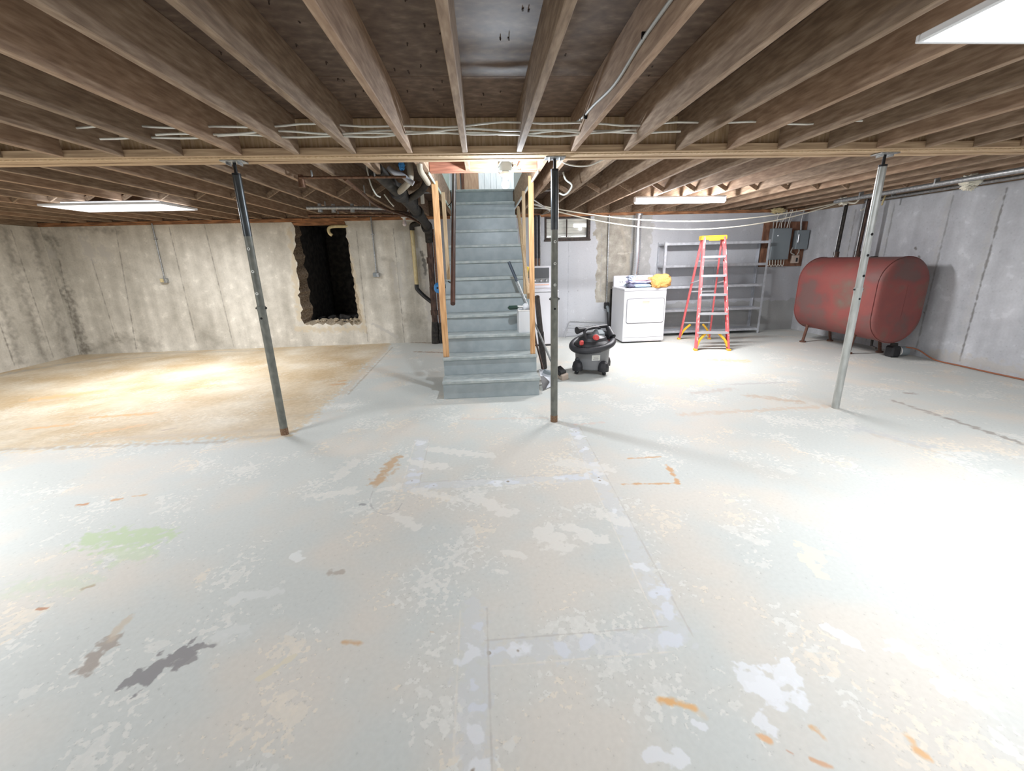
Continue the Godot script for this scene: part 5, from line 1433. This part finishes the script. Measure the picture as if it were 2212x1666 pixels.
# ---------------------------------------------------------------- shop vacuum
func build_vacuum() -> void:
	var o := thing("shop_vacuum", "grey and black shop vacuum with coiled hose on casters", "vacuum", Vector3(1.33, 0, -5.2), 0.25)
	var mb := MB.new()
	mb.lathe(Vector3.ZERO, [Vector2(0, 0.06), Vector2(0.19, 0.06), Vector2(0.198, 0.07), Vector2(0.214, 0.3), Vector2(0.222, 0.305), Vector2(0.222, 0.325), Vector2(0, 0.326)], 36)
	obj("drum", mb, M.vac_grey, o)
	var hd := MB.new()
	hd.lathe(Vector3.ZERO, [Vector2(0.224, 0.318), Vector2(0.226, 0.35), Vector2(0.215, 0.38), Vector2(0.185, 0.41), Vector2(0.165, 0.445), Vector2(0.13, 0.47), Vector2(0.08, 0.49), Vector2(0, 0.492)], 32)
	var head := obj("motor_head", hd, M.vac_black, o)
	obj("motor_cover", bx(Vector3(0.07, 0.475, 0.02), Vector3(0.14, 0.11, 0.15), 0.04), M.electric_grey, head)
	obj("handle", tb(curve([Vector3(-0.13, 0.44, 0.08), Vector3(-0.14, 0.53, 0.06), Vector3(-0.04, 0.555, 0.02), Vector3(0.08, 0.55, 0.0), Vector3(0.12, 0.5, -0.04)]), 0.017, 10), M.vac_black, head)
	var rp := MB.new()
	rp.lathe(Vector3(-0.03, 0.45, 0.13), [Vector2(0.04, 0), Vector2(0.04, 0.02), Vector2(0.03, 0.04), Vector2(0, 0.045)], 18, Basis(Vector3(1, 0, 0), PI / 2 - 0.3))
	obj("inlet_cap", rp, M.vac_red, head)
	for a in [[-0.2, 0.4, 0.1], [0.21, 0.37, 0.06]]: obj("clip", bx(Vector3(a[0], a[1], a[2]), Vector3(0.05, 0.06, 0.04), 0.012), M.vac_red, head)
	obj("nameplate", bx(Vector3(0.02, 0.42, 0.158), Vector3(0.1, 0.03, 0.01), 0.004, Basis(Vector3(1, 0, 0), -0.3)), M.vac_red, head)
	# label on the drum
	var lb := obj("label", bx(Vector3(-0.055, 0.22, 0.2), Vector3(0.1, 0.07, 0.004), 0.001, Basis(Vector3.UP, -0.26) * Basis(Vector3(1, 0, 0), 0.12)), M.paper, o)
	var ink := MB.new()
	for k in 5: ink.box(Vector3(-0.055, 0.24 - k * 0.011, 0.2035 - k * 0.0013), Vector3(0.075 - 0.012 * (k % 3), 0.004, 0.002), 0, Basis(Vector3.UP, -0.26))
	obj("label_print", ink, M.ink, lb)
	# hose wrapped round the drum
	var pts := []; var rad := []
	for i in 141:
		var t := i / 140.0
		var a := lerpf(-0.3, TAU * 1.06, t)
		pts.append(Vector3(cos(a) * 0.25, 0.345 + 0.06 * cos(a + 0.35) + 0.05 * t, sin(a) * 0.24))
		rad.append(0.038 + (0.0022 if i % 2 == 0 else -0.0018))
	pts.append(Vector3(0.24, 0.53, -0.04)); rad.append(0.033)
	obj("hose", tb(pts, rad, 14), M.hose_black, o)
	obj("nozzle", tb([Vector3(-0.24, 0.545, 0.05), Vector3(-0.15, 0.55, 0.03), Vector3(0.08, 0.56, -0.02), Vector3(0.22, 0.555, -0.05)], [0.045, 0.026, 0.02, 0.024], 14), M.vac_black, o)
	# dolly feet and casters
	for k in 4:
		var a := 1.38 + k * PI / 2
		var d := Vector3(cos(a), 0, sin(a))
		var fm := MB.new()
		fm.lathe(d * 0.222, [Vector2(0.065, 0.05), Vector2(0.068, 0.1), Vector2(0.055, 0.15), Vector2(0.03, 0.172), Vector2(0, 0.175)], 18)
		fm.lathe(d * 0.222, [Vector2(0, 0.05), Vector2(0.065, 0.05)], 18)
		var foot := obj("dolly_foot", fm, M.vac_black, o)
		var side := Vector3(-d.z, 0, d.x)
		obj("caster", tb([d * 0.235 + Vector3(0, 0.024, 0) - side * 0.011, d * 0.235 + Vector3(0, 0.024, 0) + side * 0.011], 0.024, 16), M.black_plastic, foot)
		obj("caster_fork", bx(d * 0.233 + Vector3(0, 0.045, 0), Vector3(0.02, 0.03, 0.03), 0.004), M.galvanised, foot)
	obj("accessory_tool", bx(Vector3(-0.2, 0.16, 0.02), Vector3(0.07, 0.09, 0.06), 0.02, Basis(Vector3(0, 0, 1), 0.6)), M.vac_black, o)

# ---------------------------------------------------------------- pipes, conduits, cables
func build_pipes() -> void:
	# cast-iron stack in the corner left of the stairs, and the sloping drain that feeds it
	var s := thing("drain_stack", "brown cast-iron drain stack with copper line beside the stairs", "pipe")
	obj("stack_pipe", tb([Vector3(-0.86, 0.35, -7.58), Vector3(-0.85, 1.95, -7.58)], 0.05, 18), M.brown_iron, s)
	obj("stack_base", tb([Vector3(-0.87, 0.0, -7.58), Vector3(-0.865, 0.2, -7.58), Vector3(-0.86, 0.38, -7.58)], [0.075, 0.07, 0.056], 18), M.dark_iron, s)
	obj("hub", tb([Vector3(-0.86, 1.36, -7.58), Vector3(-0.86, 1.46, -7.58)], 0.062, 18), M.brown_iron, s)
	obj("hub", tb([Vector3(-0.86, 0.5, -7.58), Vector3(-0.86, 0.58, -7.58)], 0.062, 18), M.brown_iron, s)
	obj("riser_line", tb([Vector3(-0.775, 0.3, -7.55), Vector3(-0.775, 1.9, -7.55)], 0.016, 10), M.copper, s)
	obj("riser_line", tb(curve([Vector3(-0.775, 0.0, -7.56), Vector3(-0.78, 0.12, -7.54), Vector3(-0.76, 0.25, -7.55), Vector3(-0.775, 0.36, -7.55)]), 0.032, 12), M.dark_iron, s)
	obj("sleeve", bx(Vector3(-0.9, 0.5, -7.62), Vector3(0.03, 0.95, 0.03), 0.004), M.brown_iron, s)
	var d := thing("drain_pipe", "thick black sloping drain pipe hanging under the joists", "pipe")
	obj("pipe", tb(curve([Vector3(-0.88, 2.16, -4.15), Vector3(-0.82, 2.08, -4.9), Vector3(-0.80, 2.0, -6.0), Vector3(-0.82, 1.94, -7.0), Vector3(-0.85, 1.86, -7.5), Vector3(-0.855, 1.7, -7.58)], 8), 0.062, 18), M.dark_iron, d)
	obj("hub", tb([Vector3(-0.825, 2.085, -4.8), Vector3(-0.818, 2.07, -4.95)], 0.082, 18), M.dark_iron, d)
	obj("hub", tb([Vector3(-0.80, 2.005, -5.9), Vector3(-0.80, 1.995, -6.05)], 0.082, 18), M.dark_iron, d)
	obj("hub", tb([Vector3(-0.83, 1.92, -7.15), Vector3(-0.84, 1.9, -7.3)], 0.085, 18), M.dark_iron, d)
	obj("branch", tb(curve([Vector3(-0.81, 2.05, -5.2), Vector3(-0.68, 2.06, -5.0), Vector3(-0.55, 2.1, -4.75), Vector3(-0.5, 2.2, -4.7)]), 0.034, 12), M.dark_iron, d)
	obj("trap", tb(curve([Vector3(-0.62, 2.28, -4.35), Vector3(-0.62, 2.12, -4.35), Vector3(-0.72, 2.06, -4.5), Vector3(-0.8, 2.07, -4.75)]), 0.03, 12), M.pvc, d)
	obj("hanger_strap", bx(Vector3(-0.80, 2.06, -5.6), Vector3(0.14, 0.14, 0.02), 0.003), M.dark_iron, d)
	tag(obj("waste_pipe", tb(curve([Vector3(-0.44, 2.25, -3.72), px(906, 352, 2, -3.75), px(909, 370, 2, -3.85), px(917, 383, 2, -4.0), px(925, 396, 2, -4.2)]), 0.023, 12), M.pvc), "pale plastic waste pipe curving down beside the stair header", "pipe")
	tag(obj("vent_pipe", bx(Vector3(-0.664, 2.12, -5.5), Vector3(0.045, 0.16, 0.03), 0.008), M.pvc), "short pale tag hanging beside the black drain pipe", "tag")
	tag(obj("waste_pipe", tb(curve([Vector3(-0.58, 2.1, -6.2), Vector3(-0.6, 1.95, -6.25), Vector3(-0.63, 1.75, -6.4)]), 0.022, 10), M.cable_grey), "grey plastic pipe hanging between black drain and handrail", "pipe")
	# overhead copper and steel lines
	var k := 0
	for q in [
		[[Vector3(-1.5, 2.09, -4.06), Vector3(-0.62, 2.09, -4.1)], 0.011, "copper", "thin copper pipe crossing under the joists near the beam"],
		[[Vector3(-2.15, 2.07, -5.92), Vector3(-1.65, 2.07, -5.98), Vector3(-1.2, 2.06, -6.05)], 0.022, "galvanised", "grey steel pipe under the joists in front of the wall opening"],
		[[Vector3(-1.15, 2.09, -4.15), Vector3(-1.15, 2.05, -4.7), Vector3(-1.2, 2.04, -5.6), Vector3(-1.0, 2.0, -6.6), Vector3(-0.9, 1.95, -7.3)], 0.016, "copper", "long copper pipe running back toward the drain stack"],
		[[Vector3(-1.9, 2.08, -6.3), Vector3(-1.2, 2.07, -6.5), Vector3(-0.95, 2.05, -6.9)], 0.02, "brown_iron", "brown iron pipe slanting under the joists to the drain stack"],
		[[Vector3(-2.5, 2.08, -6.9), Vector3(-1.6, 2.08, -7.0), Vector3(-1.1, 2.07, -7.1)], 0.018, "copper", "copper pipe close to the wall above the broken opening"],
	]:
		var p := thing("overhead_pipe", q[3], "pipe")
		var c := curve(q[0], 6)
		obj("pipe", tb(c, q[1], 10), M[q[2]], p)
		for t in [0.3, 0.8]:
			var at: Vector3 = c[int(t * (c.size() - 1))]
			obj("hanger", bx(Vector3(at.x, (at.y + JB) / 2 + 0.01, at.z), Vector3(0.012, JB - at.y + 0.03, 0.02), 0.002), M.galvanised, p)
		k += 1
	for q in [[-2.0, -5.95], [-1.85, -6.0], [-1.62, -6.02], [-1.5, -4.1]]:
		tag(obj("pipe_fitting", tb([Vector3(q[0], 2.02, q[1]), Vector3(q[0], 2.12, q[1])], [0.03, 0.022], 10), M.galvanised if q[1] < -5 else M.copper), "pipe fitting hanging under the joists near the overhead pipes", "pipe fitting", "pipe fittings under the joists")
	# cream pipe with black elbow on the back wall
	var y := thing("cream_pipe", "cream plastic pipe with black angled end on the back wall", "pipe")
	obj("pipe", tb([Vector3(-1.135, 1.92, ZB + 0.07), Vector3(-1.135, 1.0, ZB + 0.07)], 0.034, 14), M.pvc_cream, y)
	obj("elbow", tb(curve([Vector3(-1.135, 1.02, ZB + 0.07), Vector3(-1.13, 0.94, ZB + 0.075), Vector3(-1.02, 0.82, ZB + 0.1), Vector3(-0.9, 0.72, ZB + 0.13)]), 0.036, 14), M.black_plastic, y)
	obj("top_bend", tb(curve([Vector3(-1.135, 1.9, ZB + 0.07), Vector3(-1.12, 1.98, ZB + 0.08), Vector3(-1.0, 2.0, ZB + 0.1)]), 0.042, 14), M.dark_iron, y)
	# broken-off pipe sticking out at the top of the opening
	tag(obj("bent_pipe", tb(curve([Vector3(-2.2, 1.99, ZB - 0.02), Vector3(-2.42, 1.99, ZB + 0.0), Vector3(-2.5, 1.96, ZB + 0.02), Vector3(-2.5, 1.89, ZB + 0.03), Vector3(-2.46, 1.85, ZB + 0.03)], 6), 0.026, 10), M.pvc_cream), "bent cream pipe end at the top of the broken opening", "pipe")
	# bare unlit bulb near the stack
	var b := thing("unlit_bulb", "unlit bare bulb in a pale socket under the sill plate", "light bulb", Vector3(-1.22, 2.07, -7.5))
	var l := MB.new()
	l.lathe(Vector3.ZERO, [Vector2(0.05, 0.04), Vector2(0.05, 0.01), Vector2(0.022, 0.0), Vector2(0.022, -0.03)], 14)
	obj("socket", l, M.white_plastic, b)
	var l2 := MB.new()
	l2.lathe(Vector3(0, -0.08, 0), [Vector2(0.02, 0.05), Vector2(0.032, 0.01), Vector2(0.034, -0.01), Vector2(0.022, -0.035), Vector2(0, -0.042)], 14)
	obj("bulb_glass", l2, M.bulb_off, b)
	# blue dial by the left stud
	var v := thing("blue_dial", "round blue dial on a dark valve beside the stairs", "valve", Vector3(-0.69, 1.0, -6.8))
	var bd := MB.new()
	bd.lathe(Vector3.ZERO, [Vector2(0, 0.05), Vector2(0.036, 0.048), Vector2(0.056, 0.03), Vector2(0.06, 0.0), Vector2(0, 0.0)], 20, Basis(Vector3(1, 0, 0), PI / 2), 1.0, 1.35)
	obj("dial", bd, M.blue_plastic, v)
	obj("dial_centre", tb([Vector3(0, 0, 0.05), Vector3(0, 0, 0.056)], 0.014, 12), M.ink, v)
	obj("valve_body", tb([Vector3(0.0, 0.02, -0.02), Vector3(0.12, 0.02, -0.02)], 0.03, 12), M.black_plastic, v)
	obj("pipe", tb([Vector3(0.0, 0.02, -0.02), Vector3(-0.08, 0.0, -0.4), Vector3(-0.085, -0.02, -0.75)], 0.014, 10), M.copper, v)
	# conduits with outlet boxes on the back wall
	for q in [[-5.28, 1.215, 2.09, "outlet box with cream cover on a thin conduit on the bare wall"], [-1.81, 1.215, 2.12, "grey outlet box on a thin conduit between broken opening and cream pipe"]]:
		var c := thing("wall_outlet", q[3], "outlet")
		obj("conduit", tb([Vector3(q[0], q[1], ZB + 0.02), Vector3(q[0] + 0.01, q[2], ZB + 0.02)], 0.011, 10), M.galvanised, c)
		obj("outlet_box", bx(Vector3(q[0], q[1] - 0.02, ZB + 0.035), Vector3(0.1, 0.075, 0.07), 0.006), M.galvanised, c)
		obj("cover_plate", bx(Vector3(q[0] - 0.015, q[1] - 0.015, ZB + 0.072), Vector3(0.055, 0.06, 0.004), 0.001), M.pvc_cream if q[0] < -3 else M.electric_grey, c)
		obj("clip", bx(Vector3(q[0] + 0.01, 1.85, ZB + 0.02), Vector3(0.05, 0.015, 0.028), 0.002), M.galvanised, c)
	# pipes running under the joists along the right wall
	for q in [[5.12, 2.075, 0.026, "pale heating pipe under the joists, farther from the wall behind the tank"], [5.58, 2.075, 0.02, "pale heating pipe under the joists, close to the wall behind the tank"]]:
		var p := thing("heating_pipe", q[3], "pipe")
		obj("pipe", tb([Vector3(q[0], q[1], -6.35), Vector3(q[0] - 0.06, q[1], -1.5)], q[2], 14), M.galvanised, p)
		for z in [-5.9, -4.9, -3.6]:
			obj("hanger", bx(Vector3(q[0] - 0.015, q[1] + 0.035, z), Vector3(0.06, 0.07, 0.02), 0.004), M.galvanised, p)
	var tf := thing("insulation_tuft", "ragged pale tuft hanging from the heating pipes", "insulation")
	obj("fibre", cloth(Vector3(5.2, 2.07, -4.62), Vector3(0.16, 0.1, 0.12), 0.7, 333), M.rope, tf)
	obj("fibre_tail", cloth(Vector3(5.3, 2.04, -4.72), Vector3(0.09, 0.1, 0.09), 0.8, 334), M.rope, tf)

func build_cables() -> void:
	# white cables strung through the joists just in front of the beam
	var rows := [[-2.45, 2.55, 2.205, 0.0], [-1.95, 1.0, 2.175, 1.3], [-2.3, 1.35, 2.165, 2.6], [-0.75, 1.1, 2.185, 4.0]]
	for k in rows.size():
		var q: Array = rows[k]
		var pts := []
		var n2 := 40
		for i in n2 + 1:
			var x := lerpf(q[0], q[1], float(i) / n2)
			pts.append(Vector3(x, q[2] + 0.008 * sin(x * 5.0 + q[3]) + 0.006 * sin(x * 11.0 + q[3] * 2.0), -3.06 - 0.03 * k + 0.012 * sin(x * 3.0 + q[3])))
		tag(obj("ceiling_cable", tb(pts, 0.0065, 7), M.cable_white), "white cable strung through the joists in front of the beam", "cable", "cables strung through the joists")
	# cable stapled to the side of a joist
	var jc := thing("joist_cable", "grey cable stapled along the side of a joist", "cable")
	var xs := JX + 2 * STEP - 0.027
	obj("cable", tb(curve([Vector3(xs, 2.24, -3.14), Vector3(xs, 2.215, -2.95), Vector3(xs, 2.2, -2.7), Vector3(xs, 2.165, -2.3), Vector3(xs, 2.19, -1.95), Vector3(xs, 2.195, -1.6), Vector3(xs, 2.2, -0.9), Vector3(xs, 2.2, 0.3)], 6), 0.0075, 8), M.cable_grey, jc)
	for z in [-2.9, -1.93]: obj("staple", bx(Vector3(xs, 2.2, z), Vector3(0.02, 0.026, 0.008), 0.002), M.black_metal, jc)
	tag(obj("ceiling_cable", tb(curve([Vector3(0.60, 2.25, -3.7), Vector3(0.66, 2.14, -3.74), Vector3(0.75, 2.105, -3.78), Vector3(0.9, 2.1, -3.78), Vector3(1.05, 2.16, -3.75)]), 0.007, 8), M.cable_white), "white cable sagging below the beam beside the post before the stairs", "cable")
	tag(obj("ceiling_cable", tb(curve([px(1216, 372, 2, -4.6), px(1222, 388, 2, -4.6), px(1235, 400, 2, -4.6), px(1228, 415, 2, -4.6), px(1218, 421, 2, -4.6), px(1208, 417, 2, -4.6)]), 0.009, 8), M.cable_white), "bent white cable dangling between joists behind the post before the stairs", "cable")
	for k in 3:
		tag(obj("ceiling_cable", tb(curve([Vector3(0.62, 2.08 - 0.03 * k, -5.5 - 0.2 * k), Vector3(0.78, 2.04 - 0.02 * k, -5.8), Vector3(0.92, 2.03, -6.2), Vector3(1.05, 2.07, -6.9), Vector3(1.02, 2.09, -7.55)]), 0.008, 8), M.cable_grey), "grey cable drooping between the stairs and the window", "cable", "cables drooping beside the stairs")
	# dangling wires left of the stairs
	tag(obj("ceiling_cable", tb(curve([px(790, 352, 2, -4.6), px(800, 395, 2, -4.6), px(812, 420, 2, -4.6), px(822, 426, 2, -4.6)]), 0.007, 8), M.cable_white), "white wire dangling under the joists beside the black drain", "cable")
	tag(obj("ceiling_cable", tb(curve([px(830, 420, 2, -5.4), px(842, 436, 2, -5.4), px(851, 446, 2, -5.4)]), 0.008, 8), M.cable_white), "short pale wire hanging behind the black drain pipe", "cable")
	tag(obj("blue_rag", cloth(px(868, 358, 2, -4.3), Vector3(0.05, 0.07, 0.04), 0.5, 341), M.blue_plastic), "small bright blue wrapper tucked between joists above the drain", "rag")
	tag(obj("duct_scrap", tb(curve([px(838, 362, 2, -4.3), px(850, 372, 2, -4.3), px(868, 378, 2, -4.3), px(880, 388, 2, -4.3), px(893, 397, 2, -4.3)]), 0.024, 10), M.duct_tape), "silver wrapped pipe scrap under the joists above the drain", "pipe")
	# clotheslines
	for q in [[Vector3(0.64, 2.09, -6.0), 0.25, 0], [Vector3(0.66, 2.07, -5.9), 0.35, 1]]:
		var pts := []
		for i in 41:
			var t := i / 40.0
			var p: Vector3 = q[0].lerp(Vector3(5.3, 2.085, -6.42), t)
			p.y -= q[1] * 4.0 * t * (1.0 - t)
			pts.append(p)
		tag(obj("clothesline", tb(pts, 0.0075, 8), M.rope), "white clothesline sagging in front of the shelf, %s one" % ("upper" if q[2] == 0 else "lower"), "rope")
